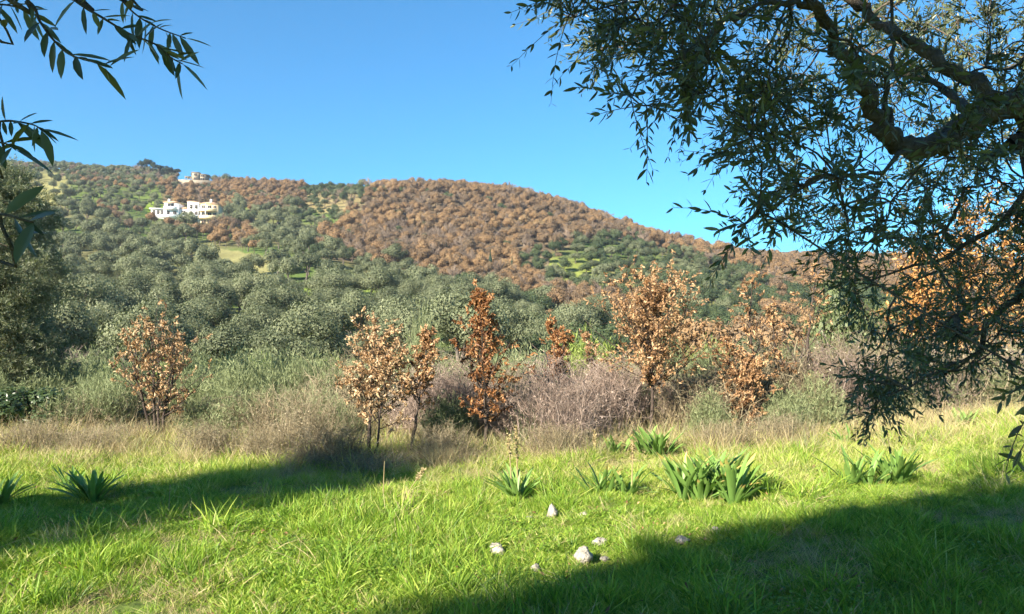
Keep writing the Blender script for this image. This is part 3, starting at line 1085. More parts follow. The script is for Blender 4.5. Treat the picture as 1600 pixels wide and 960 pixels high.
# ------------------------------------------------------------------ thicket: bare brambles, dry brush, broom, evergreen shrubs
def bramble_mesh(seed, mat, n=420, side=5, r=.5, h=.85, th=.0035, arch=1.0):
    g = np.random.default_rng(seed)
    ang = g.uniform(0, 6.28, n)
    rr = r * .9 * np.sqrt(g.random(n))
    b = np.stack([rr * np.cos(ang), rr * np.sin(ang), np.full(n, -.05)], -1)
    a2 = ang + g.normal(size=n) * .9
    out = np.stack([np.cos(a2), np.sin(a2), np.zeros(n)], -1)
    K = 8
    k = np.linspace(0, 1, K)[None, :, None]
    top = h * g.uniform(.3, 1.2, n)[:, None, None]
    reach = r * g.uniform(-.4, .8, n)[:, None, None]
    up = np.sin(np.clip(k * (1.35 + .55 * arch * g.random((n, 1, 1))), 0, 2.6))
    p = b[:, None] + out[:, None] * reach * k ** 1.4 + np.array([0, 0, 1.0]) * top * up + np.cumsum(g.normal(size=(n, K, 3)) * .036, 1)
    ac = Acc()
    ac.add(*tubes(p, th * np.linspace(1.3, .5, K)[None] * np.exp(.5 * g.normal(size=(n, 1))), 3), np.repeat(np.clip(.5 + .25 * g.normal(size=n), 0, 1), K * 3))
    m = n * side
    i = np.repeat(np.arange(n), side)
    kk = g.integers(2, K - 1, m)
    s = p[i, kk]
    d = norm(p[i, kk + 1] - p[i, kk] + .05 * g.normal(size=(m, 3)))
    d = norm(d + .9 * rnd_dir(m, g))
    L_ = h * g.uniform(.08, .30, m)
    K2 = 4
    k2 = np.linspace(0, 1, K2)[None, :, None]
    p2 = s[:, None] + d[:, None] * L_[:, None, None] * k2 + k2 ** 2 * g.normal(size=(m, 1, 3)) * .06
    ac.add(*tubes(p2, th * .6 * np.linspace(1.0, .5, K2)[None] * np.ones((m, 1)), 3), np.repeat(np.clip(.6 + .22 * g.normal(size=m), 0, 1), K2 * 3))
    # a few dead leaves still caught on the canes
    ml = n * 2
    i = g.integers(0, m, ml)
    V, fs, nv = leaves(p2[i, 2], rnd_dir(ml, g), rnd_dir(ml, g), g.uniform(.015, .04, ml), g.uniform(.008, .02, ml), SMALL, None, .5)
    ac.add(V, fs, np.repeat(np.clip(.75 + .2 * g.normal(size=ml), 0, 1), nv))
    return ac.build('bare_stems', mat)


BRAM = [bramble_mesh(300 + s, M['bramble'], 420, 9, th=.0031) for s in range(3)]
DRYB = [bramble_mesh(310 + s, M['drybrush'], 300, 7, arch=.5, h=.9, th=.0042) for s in range(3)]


def broom_mesh(seed, mat, n=900, r=.5, h=1.0, w=.006):
    g = np.random.default_rng(seed)
    ang = g.uniform(0, 6.28, n)
    rr = np.sqrt(g.random(n))
    hh = h * (1 - .45 * rr ** 2) * g.uniform(.5, 1.05, n)
    b = np.stack([r * .7 * rr * np.cos(ang), r * .7 * rr * np.sin(ang), hh * g.uniform(0, .5, n)], -1)
    b[:, 2] *= (g.random(n) < .8)
    out = np.stack([np.cos(ang), np.sin(ang), np.zeros(n)], -1)
    K = 5
    k = np.linspace(0, 1, K)[None, :, None]
    p = b[:, None] + out[:, None] * (r * .45 * rr * g.uniform(.3, 1.2, n))[:, None, None] * k ** 1.6 \
        + np.array([0, 0, 1.0]) * (hh - b[:, 2])[:, None, None] * k + np.cumsum(g.normal(size=(n, K, 3)) * .028, 1)
    ac = Acc()
    ac.add(*tubes(p, w * .5 * np.linspace(1.2, .4, K)[None] * g.uniform(.6, 1.5, (n, 1)), 3), np.repeat(np.clip(.42 + .2 * g.normal(size=n), 0, 1), K * 3))
    m = n * 9
    i = np.repeat(np.arange(n), 9)
    kk = g.integers(1, K, m)
    s = p[i, kk]
    d = norm(np.array([0, 0, .8]) + .6 * g.normal(size=(m, 3)))
    L_ = h * g.uniform(.04, .13, m)
    V, f, nv = leaves(s, d, rnd_dir(m, g), L_, w * 1.5, SMALL)
    ac.add(V, f, np.repeat(np.clip(.55 + .2 * g.normal(size=m), 0, 1), nv))
    return ac.build('broom_stems', mat)


BROOM = [broom_mesh(330 + s, M['broom']) for s in range(4)]
LIME = [broom_mesh(340 + s, M['broom_lime'], 800, w=.008) for s in range(2)]


def shrub_mesh(seed, mat, n=5000, lobes=14, ll=.05, lw=.025, rx=.42, rz=.38):
    g = np.random.default_rng(seed)
    cv_, cf, ct, cs, lr = crown(g, lobes, n, rx, rz, .42, .2, ll, lw, shell=.3, tint_sd=.2)
    cv_[:, 2] = np.maximum(cv_[:, 2], .01)
    return mesh('leafy_crown', cv_, [cf], mat, ct)


SHRUB = [shrub_mesh(350 + s, M['shrub']) for s in range(3)]
M['shrub_mid'] = leaf_mat('mid_green_shrub_leaf', [(0, (.06, .08, .03)), (.5, (.13, .16, .065)), (1, (.22, .25, .11))], .25, .5, .5, .3)
SHRUBM = [shrub_mesh(355 + s, M['shrub_mid'], 4500, 20, .05, .022, .45, .4) for s in range(3)]
SHRUB_STEM = []
for s in range(3):
    g = np.random.default_rng(360 + s)
    n = 26
    e = rnd_dir(n, g) * np.array([.35, .35, .2]) + np.array([0, 0, .5])
    k = np.linspace(0, 1, 5)[None, :, None]
    p = e[:, None] * k + .05 * np.sin(k * 3) * g.normal(size=(n, 1, 3))
    p[:, 0, 2] = -.1
    SHRUB_STEM.append(Acc().add(*tubes(p, .008 * np.linspace(1.4, .4, 5)[None] * np.ones((n, 1)), 4)).build('shrub_stems', M['bark_oak']))

rB = np.random.default_rng(77)


def bush(name, meshes, px, dep, h, w, label, group, cat='shrub', sink=.04):
    p = at(px, dep)
    o = obj(name, meshes[int(rB.integers(0, len(meshes)))], loc=(p[0], p[1], p[2] - sink), rotz=rB.uniform(0, 6.28), scale=(w, w * rB.uniform(.85, 1.1), h), label=label, category=cat)
    if group:
        o['group'] = group
    return o


for px, dep, h, w, lab in (
        (905, 12.6, 1.45, 1.7, 'large pinkish-grey leafless bramble mound left of the tan round-crowned oak'),
        (862, 11.7, 1.24, 1.28, 'pinkish-grey bramble mound between the pointed russet oak and the large mound'),
        (960, 13.3, 1.25, 1.2, 'pale leafless bramble directly left of the round-crowned oak trunk'),
        (700, 12.9, 1.29, 1.09, 'tall pale grey bramble between the paired oaks and the russet oak'),
        (668, 12.9, 1.29, 1.09, 'grey bramble right behind the slim oak of the pair'),
        (733, 12.9, 1.20, 1.14, 'grey bramble behind the pointed russet oak'),
        (812, 12.3, 0.87, 1.04, 'low tangled bramble under the right side of the russet oak'),
        (1066, 13.4, 1.1, 1.3, 'brown bramble mound right of the round-crowned oak trunk'),
        (1096, 12.6, 1.01, 1.33, 'low brown bramble left of the bushy tan oak'),
        (1240, 13.4, 1.24, 1.42, 'brown bramble under the tall thin oak at right'),
        (1296, 13.8, 1.47, 1.52, 'pinkish bramble mound right of the tall thin oak'),
        (1340, 14.2, 1.66, 1.71, 'pinkish bramble mound behind the hanging olive branch'),
        (1405, 15.2, 1.56, 1.90, 'pale bramble mound left of the dry grass clump at right'),
        (1480, 15.7, 1.47, 1.90, 'pale bramble mound behind the dry grass clump at right'),
        (1560, 16.2, 1.47, 1.90, 'pale bramble mound at the right edge of the thicket'),
        (1640, 16.7, 1.47, 1.90, 'rightmost pale bramble mound at the frame edge')):
    bush('bramble_bush', BRAM if px not in (1096, 1240, 1340, 1480, 1640) else DRYB, px, dep, h, w, lab, 'leafless bramble mounds')
for px, dep, h, w, lab in (
        (455, 12.6, 0.97, 1.19, 'tall grey-brown dry brush left of the paired oaks'),
        (490, 11.8, .9, 1.0, 'grey-brown dry brush touching the paired oaks on their left'),
        (402, 13.0, 0.87, 1.14, 'grey-brown dry brush beside the pale straw mound'),
        (345, 13.4, .8, 1.0, 'dry brush just right of the tan multi-stemmed oak'),
        (185, 14.0, 0.83, 1.33, 'low rusty dry brush left of the tan multi-stemmed oak'),
        (128, 13.4, 0.74, 1.14, 'low rusty dry brush beside the dark evergreen shrub'),
        (520, 10.6, .6, .8, 'low dry brush at the foot of the paired oaks'),
        (200, 12.6, .40, 1.0, 'low dry brush at the foot of the tan multi-stemmed oak'),
        (1130, 13.4, 1.38, 1.33, 'dry brush behind the bushy tan oak'),
        (1190, 13.8, 1.56, 1.52, 'dry brush between the tan oaks at right')):
    bush('dry_brush', DRYB, px, dep, h, w, lab, 'dry brush among the young oaks')
# broom belt
BL = 'grey-green broom shrub in the belt behind the %s'
spots = []
for dep, h in ((14.6, 1.15), (16.5, 1.35), (18.5, 1.6), (21, 1.8), (24, 2.0), (28, 2.2), (33, 2.4), (39, 2.6)):
    w = h * .95
    step = w * .62 * F / dep
    px = -120 + rB.uniform(0, step)
    while px < 1720:
        if not (dep < 15.5 and not (560 > px > 380 or 90 < px < 210) and rB.random() < .8) and not (dep < 15.5 and 560 < px < 1720):
            spots.append((px + rB.uniform(-.3, .3) * step, dep + rB.uniform(-.8, .8), h * rB.uniform(.8, 1.12), w * rB.uniform(.85, 1.2)))
        px += step
for px, dep, h, w in spots:
    if 820 < px < 1300 and dep > 25:
        h *= .8
    if px < 330:
        z = 'tan oak at left'
    elif px < 700:
        z = 'paired oaks'
    elif px < 1100:
        z = 'bramble mounds'
    else:
        z = 'tan oaks at right'
    z += ', %s row' % ('front' if dep < 17.5 else 'second' if dep < 20 else 'third' if dep < 26 else 'back')
    u = rB.random()
    if u < .17 and 20 < dep < 32:
        bush('lime_broom', LIME, px, dep, h * .9, w * .75, 'bright lime-green shrub in the belt behind the ' + z, 'lime shrubs behind the ' + z)
    elif u < .28 and px > 500:
        bush('dry_brush', DRYB, px, dep, h * .9, w, 'dry grey brush in the shrub belt behind the ' + z, 'dry brush behind the ' + z)
    elif u < .58 and dep > 19:
        bush('evergreen_shrub', SHRUBM, px, dep, h * .95, w * 1.1, 'leafy grey-green rounded shrub in the belt behind the ' + z, 'leafy shrubs behind the ' + z)
    else:
        bush('broom_shrub', BROOM, px, dep, h, w, BL % z, 'broom behind the ' + z)
for px, dep, h, w in ((372, 14.9, 1.3, 1.0), (425, 15.2, 1.4, 1.1), (480, 15.0, 1.45, 1.1), (530, 14.6, 1.3, 1.0), (150, 16.2, 1.2, 1.2)):
    bush('broom_shrub', BROOM, px, dep, h, w, 'grey-green broom at the front of the belt between the dry brush', 'broom at the front of the belt')
for px, dep, h, w in ((70, 22, 1.75, 1.0), (105, 24, 1.6, 1.4), (185, 23, 1.6, 1.3), (150, 21, 1.3, 1.2), (30, 23, 1.5, 1.2), (420, 26, 1.7, 1.3), (500, 22, 1.6, 1.0)):
    bush('lime_broom', LIME, px, dep, h, w, 'bright lime-green shrub glowing in the left part of the belt', 'lime shrubs at left')
for px, dep, h, w, lab in ((700, 12.0, .9, .8, 'between the slim oak and the russet oak'), (832, 11.7, .75, .7, 'right of the russet oak'), (1003, 13.5, 1.0, .8, 'left of the round-crowned oak trunk'),
                           (1108, 12.0, .9, .8, 'left of the bushy tan oak'), (1225, 12.3, .9, .8, 'right of the bushy tan oak'), (1275, 12.9, 1.0, .9, 'under the tall thin oak'),
                           (1370, 13.6, 1.0, .9, 'behind the hanging olive branch tip')):
    bush('broom_shrub', BROOM, px, dep, h, w, 'small green broom tuft ' + lab, 'small broom tufts among the brambles')
for i, (px, dep, h, w) in enumerate(((95, 13.2, .85, .9), (165, 13.6, 1.0, 1.0), (320, 13.0, .8, .8), (372, 12.8, .95, .9), (418, 13.1, 1.1, .9), (462, 12.7, .95, .85), (505, 12.4, 1.0, .8), (535, 12.0, .8, .7))):
    bush('broom_shrub', BROOM, px, dep, h, w, 'grey-green broom standing in the straw %s' % ('left of the pale multi-stemmed oak' if px < 252 else 'between the pale oak and the paired oaks'), 'broom in the straw at left')
for px, dep, h, w in ((1395, 14.2, 1.1, 1.0), (1450, 15.0, 1.3, 1.2), (1530, 15.5, 1.3, 1.3), (1600, 15.8, 1.2, 1.3)):
    bush('broom_shrub', BROOM, px, dep, h, w, 'green broom in front of the pale brambles at right', 'broom in front of the right brambles')
for px, dep, h, w, lab in ((60, 11.6, .55, .8, 'below the dark evergreen shrub'), (150, 11.4, .5, .8, 'left of the pale multi-stemmed oak foot'), (330, 11.3, .6, .8, 'right of the pale multi-stemmed oak foot'),
                           (430, 11.0, .6, .8, 'at the top of the shade band'), (690, 10.9, .55, .7, 'left of the russet oak foot'), (870, 10.9, .5, .8, 'before the large bramble mound'),
                           (1130, 11.2, .5, .8, 'before the bushy tan oak'), (1210, 11.5, .55, .8, 'right of the bushy tan oak foot')):
    bush('dry_brush', DRYB, px, dep, h, w, 'low loose dry brush in the grass ' + lab, 'loose dry brush in the grass')
bush('broom_shrub', BROOM, 660, 16.5, 2.5, .9, 'tall pale broom with wand-like stems above the grey bramble', None)
bush('lime_broom', LIME, 918, 18, 2.1, 1.6, 'fresh green shrub above the large bramble mound', None)
bush('lime_broom', LIME, 1110, 20, 1.9, 1.8, 'fresh green shrub between the round-crowned oak and bushy tan oak', None)
bush('evergreen_shrub', SHRUBM, 1320, 23, 4.6, 2.4, 'tall pale green bush rising behind the olive branch tips', None)
bush('bramble_bush', BRAM, 92, 42, 3.0, 3.6, 'brownish leafless shrub at the foot of the dark olive grove', None)


def leafy(px, dep, h, w, lab, group=None):
    p = at(px, dep)
    v = int(rB.integers(0, 3))
    o = obj('evergreen_shrub', None, loc=(p[0], p[1], p[2]), rotz=rB.uniform(0, 6.28), scale=(w, w, h), label=lab, category='shrub')
    obj('stem', SHRUB_STEM[v], o)
    obj('crown', SHRUB[v], o)
    if group:
        o['group'] = group


leafy(45, 13.4, 1.35, 1.9, 'dense dark evergreen shrub at the left edge under the olive')
leafy(100, 13.9, 1.0, 1.1, 'smaller dark evergreen shrub right beside the dense one')
for px, dep, h, w, lab in ((575, 10.3, .26, .9, 'low dead bramble in shade at the foot of the paired oaks'),
                           (470, 10.5, .28, .9, 'low dead bramble in the shade band left of the paired oaks'),
                           (700, 10.6, .30, .9, 'low dead bramble under the pointed russet oak')):
    bush('bramble_bush', DRYB, px, dep, h, w, lab, 'low dead brambles')


# ------------------------------------------------------------------ young oaks that keep their dead leaves
def young_oak(name, label, px, dep, h, mat, seed, stems=1, base=.22, width=.34, cone=1.0, n_br=34, n_tw=9, leaf=.055, lpt=10, lean=0.0, fork=.0, group='young oaks with dead leaves'):
    g = np.random.default_rng(seed)
    p0 = at(px, dep)
    t = obj(name, None, loc=p0, label=label, category='tree', group=group)
    wood = Acc()
    lv = Acc()
    for s in range(stems):
        hs = h * (1 if s == 0 else g.uniform(.72, .95))
        a = g.uniform(0, 6.28)
        off = np.array([math.cos(a), math.sin(a), 0]) * (0 if stems == 1 else g.uniform(.03, .12))
        ln = np.array([g.normal() * .10 + lean, g.normal() * .08, 0]) * hs if stems == 1 else np.array([math.cos(a), math.sin(a), 0]) * g.uniform(.10, .24) * hs
        K = 12
        k = np.linspace(0, 1, K)[:, None]
        tp = off + ln * k ** 1.2 + np.array([0, 0, hs]) * k + np.cumsum(g.normal(size=(K, 3)) * .008 * h, 0) * np.array([1, 1, 0])
        tp[0, 2] = -.08
        r0 = .0125 * hs
        wood.add(*tubes(tp[None], (r0 * np.linspace(1.25, .16, K))[None], 7))
        nb = max(8, int(n_br / stems ** .5))
        tt = base + (1 - base) * (np.arange(nb) + g.random(nb)) / nb
        tt = np.clip(tt, base, .985)
        i0 = np.clip((tt * (K - 1)).astype(int), 0, K - 2)
        st = tp[i0] + (tp[i0 + 1] - tp[i0]) * (tt * (K - 1) - i0)[:, None]
        an = np.arange(nb) * 2.4 + g.normal(size=nb) * .5
        rel = (tt - base) / (1 - base)
        prof = np.minimum(1, (rel + .25) / .45) * (1 - rel) ** (.75 * cone) + .10
        L1 = hs * width * prof * g.uniform(.35, 1.4, nb)
        elev = g.uniform(.25, .75, nb) + .5 * rel
        d = np.stack([np.cos(an) * np.cos(elev), np.sin(an) * np.cos(elev), np.sin(elev)], -1)
        k = np.linspace(0, 1, 6)[None, :, None]
        bp = st[:, None] + d[:, None] * L1[:, None, None] * k + k ** 2 * np.array([0, 0, .22]) * L1[:, None, None] + np.cumsum(g.normal(size=(nb, 6, 3)) * .012 * h ** .5, 1) * k
        wood.add(*tubes(bp, (r0 * .42 * (1.1 - tt))[:, None] * np.linspace(1.1, .35, 6)[None] + .0016, 4))
        # twigs
        m = nb * n_tw
        b = np.repeat(np.arange(nb), n_tw)
        kk = g.uniform(.18, 1.0, m)
        j = np.clip((kk * 5).astype(int), 0, 4)
        s2 = bp[b, j] + (bp[b, j + 1] - bp[b, j]) * (kk * 5 - j)[:, None]
        d2 = norm(d[b] * .6 + rnd_dir(m, g) + np.array([0, 0, .25]))
        L2 = np.clip(L1[b] * .35, .06, .3) * g.uniform(.5, 1.2, m)
        k = np.linspace(0, 1, 4)[None, :, None]
        p2 = s2[:, None] + d2[:, None] * L2[:, None, None] * k + k ** 2 * g.normal(size=(m, 1, 3)) * .02
        wood.add(*tubes(p2, np.array([[.0028, .0022, .0017, .001]]) * np.ones((m, 1)), 3))
        keep = g.random(m) < .66
        bi = np.repeat(np.where(keep)[0], lpt)
        n = len(bi)
        f = 1 - .75 * g.random(n) ** 1.6
        jj = np.clip((f * 3).astype(int), 0, 2)
        lb = p2[bi, jj] + (p2[bi, jj + 1] - p2[bi, jj]) * (f * 3 - jj)[:, None]
        ld = norm(d2[bi] * .5 + rnd_dir(n, g) + np.array([0, 0, -.35]))
        ls = leaf * g.uniform(.55, 1.25, n)
        bend = rnd_dir(n, g) * (ls * .7)[:, None]
        V, fs, nv = leaves(lb, ld, rnd_dir(n, g), ls, ls * .56, ([0, .3, .7, 1], [.12, .85, .9, 0]), bend, .55)
        tw_t = np.clip(.5 + .17 * g.normal(size=m), 0, 1)
        tint = np.clip(tw_t[bi] + .2 * g.normal(size=n), 0, 1)
        lv.add(V, fs, np.repeat(tint, nv))
    obj('trunk', wood.build('oak_wood', M['bark_oak']), t)
    obj('crown', lv.build('oak_leaves', mat), t)
    return t


young_oak('young_oak', 'tan-leaved young oak with several stems at left, dead twigs on top', 252, 12.7, 2.0, M['oak_pale'], 401, stems=5, base=.25, width=.42, cone=.55, n_br=34, n_tw=7, leaf=.041, lpt=18)
young_oak('young_oak', 'left and bushier oak of the pair, pale top and shaded dark foot', 578, 10.8, 1.78, M['oak_pale'], 402, stems=3, base=.34, width=.46, cone=.7, n_br=36, n_tw=9, leaf=.041, lpt=19)
young_oak('young_oak', 'slim right-hand oak of the pair with a bare dark trunk', 645, 11.0, 1.8, M['oak_tan'], 403, stems=1, base=.4, width=.28, cone=.9, n_br=30, n_tw=8, leaf=.041, lpt=19)
young_oak('young_oak', 'pointed russet oak shaped like a narrow cone in the middle', 757, 11.4, 2.35, M['oak_red'], 404, stems=1, base=.20, width=.27, cone=1.0, n_br=60, n_tw=10, leaf=.041, lpt=20)
young_oak('young_oak', 'small russet oak just right of the pointed russet one', 840, 13.3, 1.75, M['oak_red'], 405, stems=1, base=.12, width=.26, cone=.8, n_br=34, n_tw=8, leaf=.041, lpt=19)
young_oak('young_oak', 'small russet oak beside the green shrub above the bramble mound', 877, 13.6, 2.0, M['oak_red'], 406, stems=1, base=.3, width=.2, cone=.8, n_br=28, n_tw=8, leaf=.041, lpt=19)
young_oak('young_oak', 'largest tan oak with a round crown on a bare dark trunk', 1018, 12.2, 2.28, M['oak_tan'], 407, stems=1, base=.36, width=.47, cone=.55, n_br=80, n_tw=13, leaf=.041, lpt=20)
young_oak('young_oak', 'slender tan oak partly behind the round-crowned oak', 945, 14.6, 1.8, M['oak_tan'], 408, stems=1, base=.35, width=.2, cone=.7, n_br=22, n_tw=7, leaf=.041, lpt=19)
young_oak('young_oak', 'bushy low tan oak right of the round-crowned oak', 1152, 12.4, 1.6, M['oak_tan'], 409, stems=3, base=.08, width=.34, cone=.7, n_br=42, n_tw=9, leaf=.041, lpt=19)
young_oak('young_oak', 'tall open tan oak above the bushy low one', 1183, 13.0, 2.6, M['oak_tan'], 410, stems=1, base=.3, width=.22, cone=.6, n_br=24, n_tw=7, leaf=.041, lpt=19)
young_oak('young_oak', 'tall thin sparse tan oak nearest the olive branches', 1240, 13.4, 2.9, M['oak_tan'], 411, stems=2, base=.22, width=.24, cone=.7, n_br=24, n_tw=7, leaf=.041, lpt=18)
for px, dep, h, sd, lab in ((1450, 21, 4.3, 421, 'tall orange-leaved oak behind the olive foliage, left of three'),
                            (1535, 20, 4.9, 422, 'tall orange-leaved oak behind the olive foliage, middle of three'),
                            (1625, 21, 5.0, 423, 'tall orange-leaved oak behind the olive foliage, right of three')):
    young_oak('orange_oak', lab, px, dep, h, M['oak_orange'], sd, stems=2, base=.12, width=.36, cone=.6, n_br=70, n_tw=11, leaf=.09, lpt=8, group='orange oaks behind the olive')


# ------------------------------------------------------------------ sea squill clumps
def squill_leaf_mesh(seed, yellow):
    g = np.random.default_rng(seed)
    bend = np.array([[g.normal() * .10, .10 + .30 * g.random(), -.16 * g.random()]])
    L_ = 1.0
    ts = np.array(STRAP[0])
    V, fs, nv = leaves(np.zeros((1, 3)), np.array([[0, .05, 1.0]]), np.array([[0, -1.0, 0]]), L_, .10, STRAP, bend, .45)
    hgt = V[:, 2] / L_
    tint = np.clip(.28 + .28 * hgt + .05 * g.normal(), 0, .7)
    if yellow:
        tint = np.where(hgt > .78, .9 + .1 * g.random(), tint)
    return mesh('squill_leaf', V, fs, M['squill'], tint, True)


SQL = [squill_leaf_mesh(500 + i, False) for i in range(6)]
SQY = [squill_leaf_mesh(510 + i, True) for i in range(4)]


def squill(px, dep, L_, r, n, lab, yellow=.0, seed=0, spread=1.0, stretch=1.0):
    g = np.random.default_rng(600 + seed)
    p = at(px, dep)
    t = obj('squill_plant', None, loc=(p[0], p[1], p[2] - .02), label=lab, category='plant', group='sea squill clumps in the meadow')
    nb = max(1, int(round(r / .11)))
    cx = [(g.uniform(-1, 1) * (r - .08) * stretch, g.uniform(-.6, .6) * max(r - .08, 0)) for _ in range(nb * 2)] if r > .15 else [(0, 0)]
    for i in range(n):
        c = cx[i % len(cx)]
        a = g.uniform(0, 6.28)
        tilt = min(1.25, abs(g.normal()) * .33 * spread + .08)
        dead = g.random() < .05 + yellow * .3
        if dead:
            tilt = g.uniform(1.1, 1.5)
        rot = Matrix.Rotation(a, 4, 'Z') @ Matrix.Rotation(-tilt, 4, 'X') @ Matrix.Rotation(g.normal() * .3, 4, 'Z')
        me = SQY[int(g.integers(0, 4))] if dead or g.random() < yellow else SQL[int(g.integers(0, 6))]
        o = obj('leaf', me, t)
        sc = L_ * g.uniform(.55, 1.15)
        o.matrix_local = Matrix.Translation((c[0] + .03 * math.sin(-a), c[1] + .03 * math.cos(a), 0)) @ rot @ Matrix.Diagonal((sc * g.uniform(.9, 1.3), sc, sc, 1))
    return t


squill(1092, 7.9, .56, .46, 180, 'largest squill clump, glossy leaves with yellowed tips, in the sunny meadow', .28, 1, 1.0, 1.0)
squill(955, 8.2, .42, .26, 60, 'squill clump with yellowed tips just left of the largest one', .3, 2, 1.1)
squill(808, 8.2, .42, .15, 50, 'green squill rosette at the foot of two dry flower stalks', 0, 3, 1.1)
squill(1362, 8.4, .47, .38, 90, 'blue-green squill clump at right on the edge of the shade', .02, 4, 1.1)
squill(1025, 11.0, .52, .30, 70, 'bright squill clump in front of the round-crowned oak trunk', .1, 5, .9)
squill(964, 11.1, .36, .18, 26, 'small squill just left of the one before the oak trunk', .1, 6, 1.0)
squill(1313, 11.5, .38, .18, 28, 'small squill under the tip of the hanging olive branch', 0, 7, 1.1)
squill(1502, 12.7, .46, .18, 28, 'farthest squill at right beside the dry grass clump', 0, 8, .9)
squill(148, 8.2, .42, .24, 52, 'dark shaded squill clump at left', 0, 9, 1.2)
squill(18, 7.9, .42, .24, 52, 'dark shaded squill cut by the left frame edge', 0, 10, 1.2)
squill(117, 8.9, .34, .10, 18, 'small pale sunlit squill behind the dark one at left', 0, 11, 1.0)


# dry flower stalks
def stalk(px, dep, h, lab, head=.35, seed=0, thick=.008, lean=.0, ox=0.0):
    g = np.random.default_rng(700 + seed)
    p = at(px, dep)
    t = obj('dry_stalk', None, loc=(p[0], p[1], p[2] - .02), label=lab, category='dry stalk', group='dry stalks in the meadow')
    K = 8
    k = np.linspace(0, 1, K)[:, None]
    tp = np.array([lean, g.normal() * .03, 0]) * k ** 1.5 + np.array([0, 0, h]) * k
    obj('stem', Acc().add(*tubes(tp[None], (thick * 1.3 * np.linspace(1.1, .5, K))[None], 6), .4).build('stalk_stem', M['straw']), t)
    if head:
        n = int(260 * head)
        f = 1 - head * g.random(n)
        b = np.stack([np.interp(f, k[:, 0], tp[:, i]) for i in range(3)], -1)
        d = norm(rnd_dir(n, g) * np.array([1, 1, .4]) + np.array([0, 0, .25]))
        V, fs, nv = leaves(b, d, rnd_dir(n, g), g.uniform(.02, .045, n), .016, SMALL)
        obj('seed_head', Acc().add(V, fs, np.repeat(np.clip(.3 + .2 * g.normal(size=n), 0, 1), nv)).build('seed_head', M['straw']), t)


stalk(800, 8.15, .74, 'left and paler of the two dry squill stalks', .3, 1, .007, -.04)
stalk(809, 8.3, .80, 'right dry squill stalk with the darker seed head', .45, 2, .008, -.02)
stalk(985, 8.2, .62, 'dry seed stalk between the two yellow-tipped squills', .35, 3, .006, .02)
stalk(928, 10.5, .45, 'short brown seed stalk in front of the bramble mound', .5, 4, .005, .0)
stalk(1343, 9.2, .55, 'thin bare straw stalk left of the blue-green squill', 0, 5, .004, -.01)
stalk(601, 8.3, .42, 'thin pale stalk standing before the shade of the paired oaks', 0, 6, .005, .01)
stalk(632, 8.0, .40, 'leaning dry stalk right of the thin pale stalk', .25, 7, .004, .22)
stalk(270, 7.4, .32, 'thin dry stalk on the edge of the left shade band', 0, 8, .004, .0)
stalk(1140, 11.5, .5, 'thin straw stalk below the bushy tan oak', .2, 9, .004, .05)


# ------------------------------------------------------------------ limestone rocks
def rock(px, dep, s, lab, seed, flat=.8, peak=0.0):
    g = np.random.default_rng(800 + seed)
    nu, nv_ = 18, 11
    u = np.linspace(0, 2 * math.pi, nu, endpoint=False)
    v = np.linspace(0.02, math.pi - .02, nv_)
    d = np.stack([np.sin(v)[:, None] * np.cos(u)[None], np.sin(v)[:, None] * np.sin(u)[None], np.repeat(np.cos(v)[:, None], nu, 1)], -1)
    rr = np.ones(d.shape[:2])
    for _ in range(15):                      # chop facets
        n = norm(g.normal(size=3))
        c = g.uniform(.42, .85)
        dd = d @ n
        rr = np.where(dd > 0, np.minimum(rr, c / np.maximum(dd, 1e-3)), rr)
    rr *= 1 + .07 * g.normal(size=rr.shape)
    V = d * rr[..., None] * np.array([1, .8, flat])
    V[..., 2] += peak * np.maximum(0, d[..., 2]) ** 4
    V = (V * s / 2).reshape(-1, 3)
    idx = np.arange(nu * nv_).reshape(nv_, nu)
    q = np.stack([idx[:-1], idx[1:], np.roll(idx[1:], -1, 1), np.roll(idx[:-1], -1, 1)], -1).reshape(-1, 4)
    caps = [np.array([idx[0]]), np.array([idx[-1][::-1]])]
    p = at(px, dep)
    o = obj('rock', mesh('rock', V, [q] + caps, M['rock']), loc=(p[0], p[1], p[2] + s * .17 * flat + .012), rotz=g.uniform(0, 6), label=lab, category='rock', group='limestone rocks in the grass')


for a in ((775, 6.15, .20, 'white rounded rock, the most prominent of those in sunny grass', 1, .8),
          (836, 5.72, .13, 'small white rock at the tip of the shadow edge', 2, .7),
          (910, 5.95, .27, 'pitted white rock, widest of the group by the shadow edge', 3, .6),
          (942, 5.95, .12, 'flat pale rock touching the widest white rock', 4, .5),
          (861, 7.35, .17, 'pointed white rock right of the green squill rosette', 5, .8, .6),
          (826, 7.3, .11, 'small white rock between the rosette and the pointed rock', 6, .6),
          (800, 7.35, .08, 'tiny white rock under the green squill rosette', 7, .6),
          (909, 7.3, .10, 'small pale rock right of the pointed one', 8, .9),
          (936, 6.4, .20, 'brownish half-buried rock behind the widest white rock', 9, .4),
          (1062, 6.3, .22, 'grey rock on the edge of the large right shadow', 10, .55),
          (1113, 6.6, .13, 'small pale rock under the largest squill clump', 11, .5)):
    rock(*a[:5], a[5], a[6] if len(a) > 6 else 0.0)


